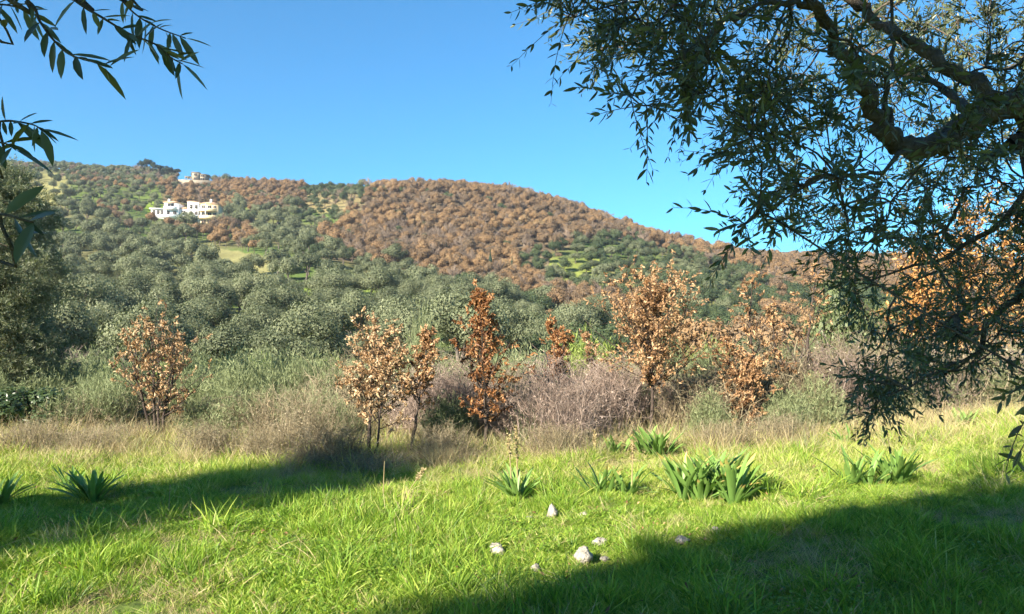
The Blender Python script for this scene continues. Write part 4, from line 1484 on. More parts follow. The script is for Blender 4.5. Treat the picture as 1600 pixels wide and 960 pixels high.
# ------------------------------------------------------------------ grass
def tuft(seed, n, r, h0, h1, w, mat, lean=.45, tmean=.45, tsd=.18, shape=BLADE):
    g = np.random.default_rng(seed)
    a = g.uniform(0, 6.28, n)
    q = r * np.sqrt(g.random(n))
    b = np.stack([q * np.cos(a), q * np.sin(a), np.full(n, -.015)], -1)
    d = norm(np.stack([lean * g.normal(size=n), lean * g.normal(size=n), np.ones(n)], -1))
    L_ = g.uniform(h0, h1, n)
    bend = np.stack([d[:, 0], d[:, 1], -.25 * np.ones(n)], -1) * (L_ * g.uniform(.1, .75, n))[:, None]
    sd = np.stack([g.normal(size=n), g.normal(size=n), .3 * np.ones(n)], -1)
    V, fs, nv = leaves(b, d, sd, L_, w * g.uniform(.6, 1.4, n), shape, bend, .2)
    ti = np.clip(tmean + tsd * g.normal(size=n), 0, 1)
    ti = np.repeat(ti, nv) + np.clip(V[:, 2] / h1, 0, 1) * .12
    return mesh('grass_tuft', V, fs, mat, np.clip(ti, 0, 1))


G_SHORT = [tuft(900 + i, 36, .11, .05, .14, .0075, M['grass'], .55, .5, .22) for i in range(5)]
G_TALL = [tuft(910 + i, 30, .10, .10, .24, .0075, M['grass'], .45, .45, .22) for i in range(4)]
G_YEL = [tuft(920 + i, 34, .12, .07, .20, .006, M['grass'], .5, .8, .2) for i in range(3)]
G_DRY = [tuft(930 + i, 26, .13, .10, .34, .0032, M['straw'], .5, .55, .25) for i in range(4)]


def weed(seed):
    g = np.random.default_rng(seed)
    n = 26
    a = g.uniform(0, 6.28, n)
    q = .10 * np.sqrt(g.random(n))
    b = np.stack([q * np.cos(a), q * np.sin(a), g.uniform(.02, .10, n)], -1)
    d = norm(np.stack([np.cos(a), np.sin(a), g.normal(size=n) * .3], -1))
    up = norm(np.stack([g.normal(size=n) * .35, g.normal(size=n) * .35, np.ones(n)], -1))
    V, fs, nv = leaves(b, d, up, g.uniform(.012, .034, n), g.uniform(.010, .022, n), ([0, .35, .75, 1], [.2, 1, .85, 0]), None, .2)
    return mesh('weed', V, fs, M['grass'], np.repeat(np.clip(.4 + .15 * g.normal(size=n), 0, 1), nv))


WEED = [weed(940 + i) for i in range(3)]


def litter_mesh(seed):
    g = np.random.default_rng(seed)
    n = 7
    b = np.stack([g.normal(size=n) * .12, g.normal(size=n) * .12, g.uniform(.02, .08, n)], -1)
    up = norm(np.stack([g.normal(size=n) * .5, g.normal(size=n) * .5, np.ones(n)], -1))
    ls = g.uniform(.03, .06, n)
    V, fs, nv = leaves(b, rnd_dir(n, g) * np.array([1, 1, .3]), up, ls, ls * .5, ([0, .3, .7, 1], [.12, .85, .9, 0]), rnd_dir(n, g) * (ls * .4)[:, None], .5)
    return mesh('fallen_leaf', V, fs, M['oak_tan'], np.repeat(np.clip(.4 + .2 * g.normal(size=n), 0, 1), nv))


WEED += [litter_mesh(945 + i) for i in range(2)] + [tuft(950 + i, 46, .13, .14, .36, .008, M['grass'], .5, .42, .2) for i in range(2)]
KINDS = G_SHORT + G_TALL + G_YEL + G_DRY + WEED      # 0-4, 5-8, 9-11, 12-15, 16-18
rG = np.random.default_rng(88)


CLEAR = [(1092, 7.9, .62), (955, 8.2, .38), (808, 8.2, .32), (1362, 8.4, .5), (1025, 11.0, .5), (964, 11.1, .3), (1313, 11.5, .4), (1502, 12.7, .4), (148, 8.2, .4), (18, 7.9, .4),
         (117, 8.9, .25), (775, 6.15, .2), (836, 5.72, .2), (910, 5.95, .3), (861, 7.35, .2), (936, 6.4, .2), (1062, 6.3, .2)]


def vnoise(x, y, s, sd):
    r_ = np.random.default_rng(sd)
    o = np.zeros_like(x)
    for k in range(5):
        a = r_.uniform(0, 6.28)
        f = s * r_.uniform(.6, 1.8)
        o += np.sin((x * math.cos(a) + y * math.sin(a)) * f + r_.uniform(0, 6.28) + 1.3 * np.sin((x * math.sin(a) - y * math.cos(a)) * f * .7))
    return o / 5


def grass_points(n, y0, y1, px0, px1):
    # even over the ground area between two distances
    y = np.sqrt(rG.uniform(y0 * y0, y1 * y1, n))
    px = rG.uniform(px0, px1, n)
    return (px - 800) / F * y, y


xs, ys = [], []
for n, y0, y1, a, b in ((22000, 2.2, 8.5, -500, 2100), (21000, 8.5, 13.5, -250, 1850), (9000, 13.5, 19, -200, 1800)):
    x, y = grass_points(n, y0, y1, a, b)
    xs.append(x)
    ys.append(y)
x = np.concatenate(xs)
y = np.concatenate(ys)
n1 = vnoise(x, y, 1.1, 1)
n2 = vnoise(x, y, 2.7, 2)
edge = 11.0 + 1.4 * n1 + np.where(x > 3, (x - 3) * .28, 0)         # where the meadow turns to straw
dryness = np.clip((y - edge) / 3.4 + .42 + .6 * n2, 0, 1) * sstep(7.2, 9.2, y)
u = rG.random(len(x))
kind = rG.integers(0, 5, len(x))
tall = (n2 > .15) & (u < .55)
kind = np.where(tall, 5 + rG.integers(0, 4, len(x)), kind)
kind = np.where((u > np.clip(.95 - .17 * (y - 7.2) - .40 * n1, .22, .97)), 9 + rG.integers(0, 3, len(x)), kind)
kind = np.where((n2 < -.1) & (u > .84), 16 + rG.integers(0, 3, len(x)), kind)
v = rG.random(len(x))
kind = np.where(v < dryness * .45, 12 + rG.integers(0, 4, len(x)), kind)
kind = np.where((v > .62) & (v < .62 + .38 * dryness), 9 + rG.integers(0, 3, len(x)), kind)
kind = np.where((dryness < .05) & (v < .016), 12 + rG.integers(0, 4, len(x)), kind)
scl = rG.uniform(.75, 1.25, len(x)) * (1 + .35 * n1) * (1 + .6 * sstep(9.3, 12, y))
n3 = vnoise(x, y, 1.9, 5)
litter = (n3 > .42) & (y < 11)                      # thin, strawy, half-bare spots
kind = np.where(litter & (u < .4), 12 + rG.integers(0, 4, len(x)), kind)
scl = np.where(litter, scl * .6, scl)
scl = scl * (.82 + .6 * np.clip(vnoise(x, y, 3.3, 9) - .1, 0, 1))
for px_, d_, r_ in CLEAR:
    cx_ = (px_ - 800) / F * d_
    near_ = (np.abs(x - cx_) < r_) & (y - d_ < r_ * .5) & (y - d_ > -r_ - .45)
    scl = np.where(near_, scl * .70, scl)
kind = np.where(rG.random(len(x)) < .018, 19 + rG.integers(0, 2, len(x)), kind)
kind = np.where((rG.random(len(x)) < .028) & (vnoise(x, y, 2.2, 21) > .05) & (y < 9.5), 21 + rG.integers(0, 2, len(x)), kind)
keep = ~(litter & (v > .55))
x, y, scl, kind = x[keep], y[keep], scl[keep], kind[keep]
pts = np.stack([x, y, H(x, y)], -1)
scatter('meadow_grass', pts, rG.uniform(0, 6.28, len(x)), scl, kind, KINDS, label='green and straw-coloured grass covering the meadow', category='grass', kind='stuff')


# loose tall dry grass and fine stems along the foot of the thicket
TALLD = [tuft(970 + i, 22, .16, .25, .80, .0034, M['straw'], .35, .5, .28) for i in range(4)] + [tuft(980, 20, .16, .25, .75, .0034, M['drybrush'], .4, .6, .28)] + [tuft(984 + i, 26, .15, .2, .55, .0055, M['grass'], .4, .85, .15) for i in range(2)] \
    + [tuft(990 + i, 22, .15, .2, .6, .005, M['broom'], .35, .6, .25) for i in range(3)]
nT = 5200
yT = np.sqrt(rG.uniform(8.2 ** 2, 15.5 ** 2, nT))
xT = (rG.uniform(-150, 1750, nT) - 800) / F * yT
e2 = np.where(xT < -3, 10.9, 10.3) + .9 * vnoise(xT, yT, .9, 11) + np.where(xT > 2.5, (xT - 2.5) * .28, 0)
kp = (yT > e2 - 2.6 * rG.random(nT) ** 2) & (vnoise(xT, yT, 1.6, 12) > -.35)
for px_, d_, r_ in CLEAR:
    kp &= ~((np.abs(xT - (px_ - 800) / F * d_) < r_) & (yT < d_ + .2) & (yT > d_ - 1.2))
xT, yT, e2 = xT[kp], yT[kp], e2[kp]
scatter('tall_dry_grass', np.stack([xT, yT, H(xT, yT)], -1), rG.uniform(0, 6.28, len(xT)), rG.uniform(.5, 1.1, len(xT)) * (.5 + .5 * sstep(-1.5, .8, yT - e2)), rG.choice(10, len(xT), p=[.07, .07, .07, .07, .14, .14, .14, .10, .10, .10]), TALLD,
        label='loose tall dry grass and fine stems along the foot of the thicket', category='dry grass', kind='stuff')


# larger dry grass clumps one can pick out
DCL = [tuft(960 + i, 420, .34, .35, .95, .004, M['straw'], .38, .5, .25) for i in range(3)]
for px, dep, s, lab in ((395, 11.6, .62, 'pale straw mound right of the tan multi-stemmed oak'),
                        (1440, 12.6, .85, 'brown dry grass clump left of the farthest squill'),
                        (1405, 12.4, .65, 'dry grass clump under the hanging olive branch'),
                        (300, 10.6, .5, 'straw-coloured grass mound at the top of the shade band'),
                        (190, 11.2, .55, 'yellow grass mound below the rusty brush at left'),
                        (880, 11.4, .5, 'dry grass clump in front of the bramble mounds'),
                        (1110, 11.8, .6, 'dry grass clump right of the bright squill'),
                        (690, 10.2, .5, 'grey dry grass clump below the pointed russet oak')):
    p = at(px, dep)
    obj('dry_grass_clump', DCL[int(rG.integers(0, 3))], loc=p, rotz=rG.uniform(0, 6), scale=(s, s, s * .95), label=lab, category='grass clump', group='dry grass clumps')


# ------------------------------------------------------------------ near olive trees
def grow(nodes, targets):
    """join each target to the nearest point already on the tree"""
    P_ = [np.asarray(p, float) for p in nodes]
    n0 = len(P_)
    par = [-1] * n0
    tg = np.asarray(targets, float)
    base = np.array(P_)
    d0 = np.min(np.linalg.norm(tg[:, None] - base[None], axis=2), axis=1)
    order = np.argsort(d0)
    arr = np.zeros((n0 + len(tg), 3))
    arr[:n0] = base
    cnt = n0
    for i in order:
        d = np.linalg.norm(arr[:cnt] - tg[i], axis=1)
        j = int(np.argmin(d))
        par.append(j)
        arr[cnt] = tg[i]
        cnt += 1
    return arr, np.array(par), order, n0


def twig_set(g, base, d, L_, droop=.35, n_node=11, leaf=.058, width=.0125, shape=LENS, r0=.0022):
    """N leafy twigs; returns wood (V,F) and leaves (V,F,nv) plus leaf frames"""
    N = len(base)
    K = 6
    k = np.linspace(0, 1, K)[None, :, None]
    Ls = L_[:, None, None]
    side = np.cross(d, rnd_dir(N, g))
    p = base[:, None] + d[:, None] * Ls * k + (np.array([0, 0, -droop]) + .25 * side)[:, None] * Ls * k ** 2 * g.uniform(.4, 1.3, (N, 1, 1))
    wood = tubes(p, r0 * np.linspace(1, .35, K)[None] * np.ones((N, 1)), 3)
    f = np.linspace(.1, 1, n_node)
    bi = np.repeat(np.arange(N), n_node * 2)
    ff = np.tile(np.repeat(f, 2), N)
    j = np.clip((ff * (K - 1)).astype(int), 0, K - 2)
    lb = p[bi, j] + (p[bi, j + 1] - p[bi, j]) * (ff * (K - 1) - j)[:, None]
    ax = norm(p[bi, j + 1] - p[bi, j])
    sd = norm(np.cross(ax, np.repeat(rnd_dir(N, g), n_node * 2, 0)))
    phase = np.tile(np.repeat(np.arange(n_node) * 1.57, 2), N) + np.tile([0, math.pi], N * n_node) + .35 * g.normal(size=len(bi))
    rad_ = sd * np.cos(phase)[:, None] + np.cross(ax, sd) * np.sin(phase)[:, None]
    ld = norm(ax * .75 + rad_ * .85 + .22 * g.normal(size=(len(bi), 3)) + np.array([0, 0, -.08]))
    nn = norm(np.cross(np.cross(ax, rad_), ld) + .3 * g.normal(size=(len(bi), 3)))
    ls = leaf * g.uniform(.6, 1.2, len(bi)) * (1 - .35 * (ff > .93))
    keep = g.random(len(bi)) < .88
    lb, ld, nn, ls = lb[keep], ld[keep], nn[keep], ls[keep]
    bend = nn * (-ls * g.uniform(0, .16, len(ls)))[:, None]
    return wood, (lb, ld, nn, ls, ls * width / .058 * g.uniform(.8, 1.25, len(ls)), bend)


def leaf_tints(g, n, hi=.0):
    return np.clip(.42 + hi + .17 * g.normal(size=n), 0, 1)


def curve(pts, n):
    """Catmull-Rom through control points"""
    p = np.asarray(pts, float)
    p = np.concatenate([[2 * p[0] - p[1]], p, [2 * p[-1] - p[-2]]])
    out = []
    for i in range(1, len(p) - 2):
        for t in np.linspace(0, 1, n, endpoint=False):
            a, b, c, d = p[i - 1], p[i], p[i + 1], p[i + 2]
            out.append(.5 * (2 * b + (c - a) * t + (2 * a - 5 * b + 4 * c - d) * t * t + (3 * b - a - 3 * c + d) * t ** 3))
    out.append(p[-2])
    return np.array(out)


def gnarly(pts, radii, n=5, sides=9, g=None, amp=.012):
    c = curve(pts, n)
    r_ = np.interp(np.linspace(0, 1, len(c)), np.linspace(0, 1, len(radii)), radii)
    c = c + (g.normal(size=c.shape) * amp if g is not None else 0)
    V, q = tubes(c[None], r_[None], sides)
    if g is not None:
        rep = np.repeat(c, sides, 0)
        k = 1 + .15 * g.normal(size=(len(V), 1))
        V = rep + (V - rep) * k
    return c, V, q


gT = np.random.default_rng(1001)
# --- the large olive at right
DS = .76                                    # distance of the whole tree
tr = at(1745, 4.6 * DS)
trunk_top = P(1640, 215, 4.55 * DS)
big = obj('olive_tree', None, loc=(0, 0, 0), label='large near olive overhanging the top right with a thick curved limb', category='tree')
TW = Acc()
nodes = []
c, Vt, qt = gnarly([tr - np.array([0, 0, .3]), tr + np.array([0, 0, .5]), tr + np.array([-.05, .05, 1.2]), tr + np.array([-.12, 0, 1.6]), trunk_top + np.array([.08, 0, -.1]), trunk_top],
                   [.27, .21, .17, .16, .15, .125], 5, 12, gT, .02)
TW.add(Vt, qt)
LIMBS = [
    ([(1640, 215, 4.55), (1600, 160, 4.5), (1546, 176, 4.45), (1496, 206, 4.35), (1462, 228, 4.3), (1421, 226, 4.25), (1378, 200, 4.2), (1354, 154, 4.15), (1333, 104, 4.1),
      (1304, 60, 4.05), (1275, 10, 4.0), (1250, -50, 3.9), (1200, -120, 3.8)], [.15, .13, .105, .095, .09, .085, .075, .06, .048, .044, .042, .035, .025]),
    ([(1560, 168, 4.45), (1520, 132, 4.5), (1475, 100, 4.55), (1417, 62, 4.6), (1358, 26, 4.65), (1325, -10, 4.7), (1260, -80, 4.8)], [.085, .065, .055, .05, .045, .04, .025]),
    ([(1535, 180, 4.45), (1508, 165, 4.8), (1483, 147, 5.0), (1442, 124, 5.2), (1400, 110, 5.4), (1330, 60, 5.7)], [.06, .045, .035, .03, .022, .012]),
    ([(1387, 200, 4.22), (1388, 150, 4.3), (1392, 100, 4.35), (1398, 40, 4.4), (1380, -30, 4.4)], [.03, .024, .018, .014, .01]),
    ([(1760, 330, 4.7), (1660, 390, 4.9), (1600, 450, 5.0), (1550, 508, 5.05), (1518, 555, 5.05), (1450, 590, 5.0), (1390, 620, 4.9)], [.07, .045, .035, .027, .018, .012, .006]),
    ([(1700, 270, 4.7), (1630, 270, 5.0), (1570, 340, 5.2), (1480, 400, 5.3), (1380, 430, 5.2), (1310, 445, 5.0)], [.06, .04, .028, .018, .010, .005]),
    ([(1275, 12, 4.0), (1200, 5, 3.8), (1120, 40, 3.6), (1060, 90, 3.4), (1000, 120, 3.3)], [.03, .018, .012, .008, .004]),
    ([(1250, -50, 3.9), (1120, -20, 3.7), (1000, -5, 3.6), (900, 30, 3.5)], [.025, .015, .009, .004]),
    ([(1421, 232, 4.25), (1360, 270, 4.0), (1290, 280, 3.7), (1210, 320, 3.5), (1150, 355, 3.4)], [.02, .014, .010, .007, .003]),
]
for pl, rr in LIMBS:
    c, Vt, qt = gnarly([P(p[0], p[1], p[2] * DS) for p in pl], np.array(rr) * DS * .68, 4, 10, gT, .011)
    TW.add(Vt, qt)
    nodes += list(c)
# the part of the crown outside the frame
OUT_LIMBS = [([trunk_top, trunk_top + np.array([.2, -.6, .5]), trunk_top + np.array([-.1, -1.3, .9]), trunk_top + np.array([-.9, -2.2, 1.2])], [.11, .08, .06, .03]),
             ([trunk_top, trunk_top + np.array([.6, .3, .9]), trunk_top + np.array([.9, 1.0, 1.8])], [.13, .09, .03]),
             ([trunk_top, trunk_top + np.array([.8, -.4, .3]), trunk_top + np.array([1.9, -.8, .9])], [.12, .07, .03])]
for pl, rr in OUT_LIMBS:
    c, Vt, qt = gnarly(pl, rr, 4, 9, gT, .012)
    TW.add(Vt, qt)
    nodes += list(c)

REGION = [   # polygon in the photograph, how many twigs, depth range
    ([(880, -40), (1080, -40), (1110, 90), (1060, 110), (960, 90), (910, 60), (880, 20)], 44, 3.2, 5.2),
    ([(1000, 60), (1130, 60), (1130, 150), (1060, 150), (1010, 120)], 14, 2.9, 4.2),
    ([(1080, -60), (1290, -60), (1290, 150), (1180, 160), (1090, 110)], 66, 3.4, 7.0),
    ([(1160, 150), (1320, 130), (1350, 250), (1240, 300), (1170, 250)], 34, 3.2, 6.0),
    ([(1300, -60), (1650, -60), (1650, 140), (1540, 130), (1310, 120)], 120, 4.8, 8.2),
    ([(1340, 110), (1660, 120), (1660, 260), (1440, 280), (1360, 240)], 62, 5.0, 8.0),
    ([(1200, 260), (1420, 250), (1440, 380), (1300, 380), (1190, 330)], 34, 3.4, 6.6),
    ([(1400, 270), (1660, 260), (1660, 400), (1420, 390)], 50, 4.8, 7.4),
    ([(1290, 400), (1660, 380), (1660, 520), (1330, 520), (1290, 450)], 60, 4.6, 7.6),
    ([(1310, 500), (1500, 500), (1640, 500), (1600, 565), (1440, 590), (1340, 580)], 34, 4.8, 6.8),
    ([(1300, 40), (1420, 60), (1400, 180), (1330, 160)], 7, 3.0, 3.8),
    ([(1440, 180), (1600, 120), (1600, 280), (1460, 300)], 8, 3.2, 4.0),
    ([(1345, 580), (1440, 590), (1400, 640), (1360, 640)], 11, 5.0, 6.0),
]
tg, hang = [], []
for poly, n, d0, d1 in REGION:
    bx = np.array(poly)
    got = 0
    while got < n:
        a = gT.uniform(bx[:, 0].min(), bx[:, 0].max())
        b = gT.uniform(bx[:, 1].min(), bx[:, 1].max())
        if inpoly(np.array([a]), np.array([b]), poly)[0]:
            dep = (d0 + (d1 - d0) * gT.random() ** 1.1) * DS
            tg.append(P(a, b, dep))
            got += 1
for pt in ((985, 150, 3.2), (1010, 165, 3.1), (1175, 215, 3.1), (1190, 255, 3.1), (1165, 350, 3.2), (1185, 330, 3.3), (1215, 345, 3.2), (1375, 625, 5.4), (1365, 645, 5.4), (1395, 600, 5.4),
           (1620, 590, 2.4), (1650, 560, 2.4), (1640, 620, 2.4)):
    tg.append(P(pt[0], pt[1], pt[2] * DS))
n_view = len(tg)
# rest of the crown: overhead, behind the camera and to the right
cen_ = np.array([1.5, .9, 3.7])
while len(tg) < n_view + 620:
    q = cen_ + rnd_dir(1, gT)[0] * gT.random() ** .4 * np.array([2.0, 1.6, .9])
    pq = project(q) if q[1] > .3 else np.array([-999, -999])
    if (-30 < pq[0] < 1640 and -70 < pq[1] < 1000) or q[2] < 2.2:
        continue
    tg.append(q)
arr, par, order, n0 = grow(nodes, tg)
cnt = np.ones(len(arr))
for i in range(len(arr) - 1, n0 - 1, -1):
    cnt[par[i]] += cnt[i]
ch = np.arange(n0, len(arr))
k = np.linspace(0, 1, 5)[None, :, None]
seg = arr[par[ch]][:, None] * (1 - k) + arr[ch][:, None] * k
ln = np.linalg.norm(arr[ch] - arr[par[ch]], axis=1)[:, None, None]
seg = seg + np.sin(k * math.pi) * gT.normal(size=(len(ch), 1, 3)) * .10 * ln
rc = .0013 + .0011 * np.sqrt(cnt[ch])
rp = np.where(par[ch] >= n0, .0013 + .0011 * np.sqrt(cnt[par[ch]]), rc * 1.2)
TW.add(*tubes(seg, rp[:, None] * np.linspace(1, 0, 5)[None] + rc[:, None] * np.linspace(0, 1, 5)[None], 5))
# twigs on every node: several per target
centre = P(1480, 180, 4.8 * DS)
reps = np.repeat(ch, 5)
base = arr[reps]
pdir = norm(arr[reps] - arr[par[reps]])
outw = norm(base - centre)
td = norm(pdir * .4 + outw * .5 + .9 * rnd_dir(len(reps), gT) + np.array([0, 0, .05]))
wood, lf = twig_set(gT, base, td, gT.uniform(.10, .28, len(reps)), droop=.22, n_node=8, leaf=.044, width=.0150)
TW.add(*wood)
obj('trunk', TW.build('olive_wood', M['bark_olive'], True), big)
lb, ld, nn, ls, lw, bend = lf
# leave the frame's lower right edge to the photograph's outline
dist = np.linalg.norm(lb - np.array([0, 0, CAMZ]), axis=1)
okk = dist > 1.0
lb, ld, nn, ls, lw, bend, dist = [a[okk] for a in (lb, ld, nn, ls, lw, bend, dist)]
pq = project(lb)
inv = (lb[:, 1] > .5) & (pq[:, 0] > 0) & (pq[:, 0] < 1600) & (pq[:, 1] > 0) & (pq[:, 1] < 960)
rank = np.argsort(np.where(inv, dist / ls, 1e9))
big300 = rank[:300]
restl = np.setdiff1d(np.arange(len(lb)), big300)
tints = leaf_tints(gT, len(lb))
V, fs, nv = leaves(lb[restl], ld[restl], nn[restl], ls[restl], lw[restl], LENS, bend[restl], .3)
crn = obj('crown', Acc().add(V, fs, np.repeat(tints[restl], nv)).build('olive_leaves', M['olive_near']), big, kind='stuff')
for i in big300:
    V, fs, nv = leaves(np.zeros((1, 3)), ld[i:i + 1], nn[i:i + 1], ls[i], lw[i], LENS, bend[i:i + 1], .3)
    obj('leaf', mesh('olive_leaf', V, fs, M['olive_near'], np.full(nv, tints[i])), big, loc=lb[i])

# --- sprig kinds for the crowns of the other near olives
SPRIG = []
for s in range(6):
    g = np.random.default_rng(1100 + s)
    b = rnd_dir(9, g) * .08
    b[0] = 0
    d = norm(np.array([0, 0, 1.0]) + .7 * rnd_dir(9, g))
    wood, lf = twig_set(g, b, d, g.uniform(.2, .42, 9), droop=.25, n_node=9, leaf=.062, width=.014)
    lb, ld, nn, ls, lw, bend = lf
    V, fs, nv = leaves(lb, ld, nn, ls, lw, SMALL, bend, .25)
    ac = Acc().add(V, fs, np.repeat(leaf_tints(g, len(lb)), nv))
    ac.add(*wood, .3)
    SPRIG.append(ac.build('olive_sprig', M['olive_near']))


M['olive_mid'] = leaf_mat('olive_leaf_mid', [(0, (.10, .12, .065)), (.5, (.19, .21, .12)), (1, (.30, .31, .19))], .3, .5, .2, .3)
SPRIG_G = []
for me_ in SPRIG:
    m2 = me_.copy()
    m2.materials.clear()
    m2.materials.append(M['olive_mid'])
    SPRIG_G.append(m2)


def side_olive(name, label, base, clumps, n_br, n_sprig, seed, r0=.22, keepout=True, kinds=None):
    """clumps: list of (centre, radius xyz)"""
    g = np.random.default_rng(seed)
    t = obj(name, None, label=label, category='tree')
    ac = Acc()
    base = np.asarray(base, float)
    cl = [(np.asarray(c, float), np.asarray(r_, float)) for c, r_ in clumps]
    mid = np.mean([c for c, _ in cl], axis=0)
    fork = base + np.array([(mid[0] - base[0]) * .25, (mid[1] - base[1]) * .25, 1.3])
    c, V, q = gnarly([base - np.array([0, 0, .3]), base + np.array([0, 0, .4]), base + (fork - base) * .6, fork], [r0 * 1.5, r0 * 1.1, r0 * .9, r0 * .85], 5, 11, g, .02)
    ac.add(V, q)
    nd = []
    for cc, _ in cl:
        m_ = fork * .45 + cc * .55 + g.normal(size=3) * .15 + np.array([0, 0, -.15])
        c, V, q = gnarly([fork, fork * .75 + cc * .25 + np.array([0, 0, .1]), m_, cc], [r0 * .7, r0 * .5, r0 * .3, r0 * .1], 5, 8, g, .012)
        ac.add(V, q)
        nd += list(c[4:])
    wts = np.array([np.prod(r_) for _, r_ in cl]) ** .7
    which = g.choice(len(cl), n_sprig, p=wts / wts.sum())
    pts = np.array([cl[w][0] for w in which]) + rnd_dir(n_sprig, g) * (g.random(n_sprig) ** .38)[:, None] * np.array([cl[w][1] for w in which])
    if keepout:
        pq = project(pts)
        bad = (pts[:, 1] > .15) & (pq[:, 0] > -60) & (pq[:, 0] < 1660) & (pq[:, 1] > -90) & (pq[:, 1] < 1000)
        pts = pts[~bad]
    tg_ = pts[g.permutation(len(pts))[:n_br]]
    arr, par, order, n0 = grow(nd, tg_)
    ch = np.arange(n0, len(arr))
    k = np.linspace(0, 1, 4)[None, :, None]
    seg = arr[par[ch]][:, None] * (1 - k) + arr[ch][:, None] * k + np.sin(k * math.pi) * g.normal(size=(len(ch), 1, 3)) * .03
    ac.add(*tubes(seg, np.array([[.009, .007, .006, .005]]) * np.ones((len(ch), 1)), 4))
    obj('trunk', ac.build('olive_wood', M['bark_olive'], True), t)
    scatter('crown', pts, g.uniform(0, 6.28, len(pts)), g.uniform(.8, 1.3, len(pts)), g.integers(0, 6, len(pts)), kinds or SPRIG, t, tilt=g.normal(size=(len(pts), 2)) * .9, kind='stuff')
    return t, nd


# left-hand tree whose shadow runs across the meadow
side_olive('olive_tree', 'olive outside the left edge that throws the narrow shade band', (-8.8, 1.8, 0),
           [((-8.7, 1.6, 3.0), (1.4, 1.0, 1.0)), ((-8.5, 2.2, 4.2), (1.4, 1.1, .9)), ((-8.9, 2.2, 5.3), (1.2, .9, .8)), ((-9.7, 1.4, 4.0), (1.2, 1.1, 1.0))], 260, 1150, 1200)
# tree behind the camera on the left, whose sprigs hang into the upper left corner
tl, nl = side_olive('olive_tree', 'near olive whose sprigs hang into the upper left corner', (-3.6, -2.6, 0),
                    [((-4.7, -1.9, 4.0), (1.5, 1.2, .9)), ((-3.2, -.7, 4.0), (1.5, 1.1, .8)), ((-1.5, .2, 4.0), (1.4, 1.1, .7)), ((.2, .8, 4.1), (1.3, 1.1, .7)),
                     ((-2.6, -2.4, 5.0), (2.0, 1.5, 1.0)), ((-.4, -1.2, 5.0), (1.8, 1.5, .9)), ((1.2, -1.0, 5.2), (1.6, 1.4, .9)), ((-1.6, .2, 3.2), (.8, .6, .4)), ((-2.1, -.8, 3.0), (.8, .7, .6))], 480, 4600, 1300, .26)
# hand-placed near sprigs
gS = np.random.default_rng(1400)
SPR = [([(-60, -60, 1.05), (42, 0, 1.1), (62, 33, 1.1), (83, 62, 1.1), (108, 85, 1.1), (142, 96, 1.1), (170, 105, 1.12)], 1.1, 22, .05),
       ([(60, -60, 1.15), (117, 0, 1.15), (162, 29, 1.15), (204, 54, 1.15), (242, 69, 1.15), (267, 90, 1.15), (285, 100, 1.15)], 1.15, 32, .05),
       ([(-60, 20, 1.2), (-10, 8, 1.2), (20, 10, 1.2), (50, 22, 1.2)], 1.2, 14, .052),
       ([(150, -50, 1.3), (190, 0, 1.3), (215, 25, 1.3), (250, 45, 1.3), (290, 60, 1.3)], 1.3, 20, .05),
       ([(-90, 200, 1.2), (0, 190, 1.2), (25, 190, 1.2), (54, 196, 1.2), (66, 205, 1.2)], 1.2, 16, .055),
       ([(-80, 225, 1.2), (-20, 222, 1.2), (10, 225, 1.2), (25, 235, 1.2)], 1.2, 8, .055),
       ([(-120, 325, .75), (0, 335, .75), (30, 342, .75), (52, 348, .75)], .75, 7, .05)]
SW = Acc()
anchor = np.array([-1.6, .2, 3.0])
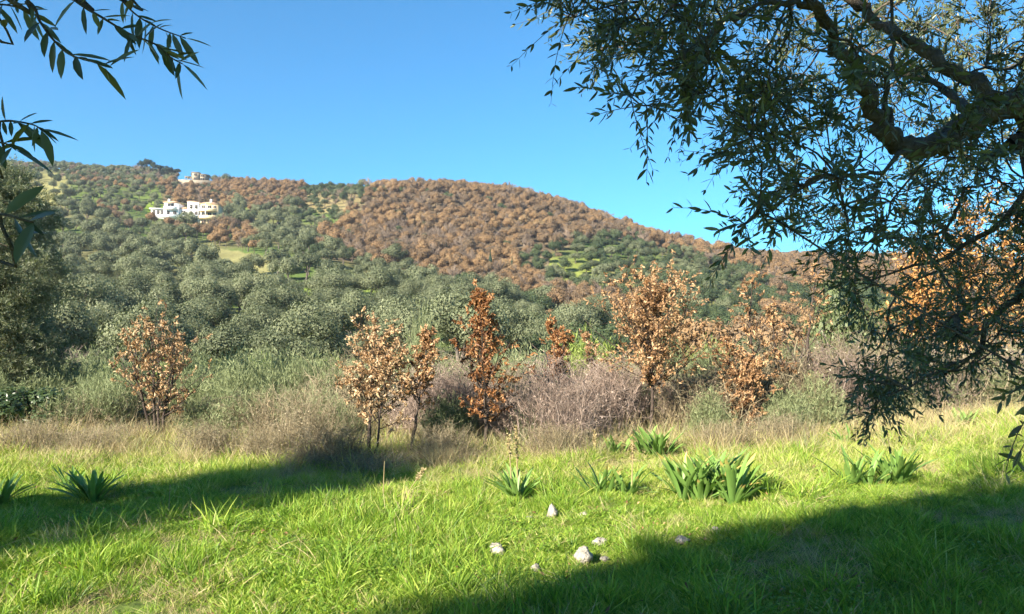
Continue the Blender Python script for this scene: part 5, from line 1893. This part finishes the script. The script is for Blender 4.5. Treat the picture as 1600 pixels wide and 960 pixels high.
for pl, dep, nleaf, ll in SPR:
    pp = [P(*p) for p in pl]
    st = pp[0]
    far_ = st + (anchor - st) * .5 + np.array([-.15, -.1, .1])
    c, V, q = gnarly([anchor, far_] + pp, [.012, .006, .0028, .002, .0016, .0013, .001], 5, 6)
    SW.add(V, q)
    s0 = len(c) - 5 * (len(pp) - 1) + 2
    for i in range(nleaf):
        f = s0 + (len(c) - 1.01 - s0) * (i + 1.2 * gS.random() - .4) / max(nleaf - 1, 1)
        f = max(1.0, min(f, len(c) - 1.001))
        j = int(f)
        b = c[j] + (c[j + 1] - c[j]) * (f - j)
        ax = norm(c[j + 1] - c[j])
        sgn = 1 if i % 2 else -1
        perp = norm(np.cross(ax, np.array([0, 1.0, 0]))) * sgn
        if i == nleaf - 1:
            perp = perp * .1
        d = norm(ax * gS.uniform(.1, 1.3) + perp * gS.uniform(.2, 1.1) + np.array([gS.normal() * .2, gS.normal() * .6, -.2 + .3 * gS.normal()]))
        n_ = norm(np.array([gS.normal() * .5, -.6 + gS.normal() * .5, .8]))
        L_ = ll * gS.uniform(.45, 1.2)
        V, fs, nv = leaves(np.zeros((1, 3)), d[None], n_[None], L_, L_ * gS.uniform(.20, .29), LENS, n_[None] * -L_ * gS.uniform(.02, .14), .3)
        obj('leaf', mesh('olive_leaf', V, fs, M['olive_near'], np.full(nv, np.clip(.45 + .2 * gS.normal(), 0, 1)), False), tl, loc=b)
obj('sprig_stem', SW.build('sprig_stem', M['bark_olive'], True), tl)

# olive at the left edge beyond the meadow
lp = at(-55, 17.0)
side_olive('olive_tree', 'shady olive tree cut by the left frame edge beyond the meadow', lp,
           [(lp + np.array([.5, 0, 2.2]), (1.5, 1.4, 1.2)), (lp + np.array([.9, -.3, 3.3]), (1.4, 1.3, 1.0)), (lp + np.array([.6, 0, 4.6]), (1.3, 1.2, .9)),
            (lp + np.array([-.8, 0, 3.8]), (1.6, 1.5, 1.3)), (lp + np.array([.2, .2, 5.4]), (1.0, 1.0, .6)), (lp + np.array([1.2, .3, 1.4]), (1.0, 1.0, .8))], 200, 2300, 1500, .2, keepout=False, kinds=SPRIG_G)


# ------------------------------------------------------------------ thin air between the meadow and the hill
hm, hnt, hN, hL = new_mat('haze')
pv = hN.new('ShaderNodeVolumePrincipled')
pv.inputs['Color'].default_value = (.80, .88, 1.0, 1)
pv.inputs['Density'].default_value = 0.0002
pv.inputs['Anisotropy'].default_value = 0.3
ho = hN.new('ShaderNodeOutputMaterial')
hL.new(pv.outputs[0], ho.inputs['Volume'])
zmin, zmax = float(GZ.min()) - 1.0, float(GZ.max()) + 14.0
hv, hf = box((0, 0, (zmin + zmax) / 2), (1400, 1400, zmax - zmin))
obj('haze', mesh('haze', hv, [hf], hm), kind='stuff', label='thin pale air over the valley', category='haze')
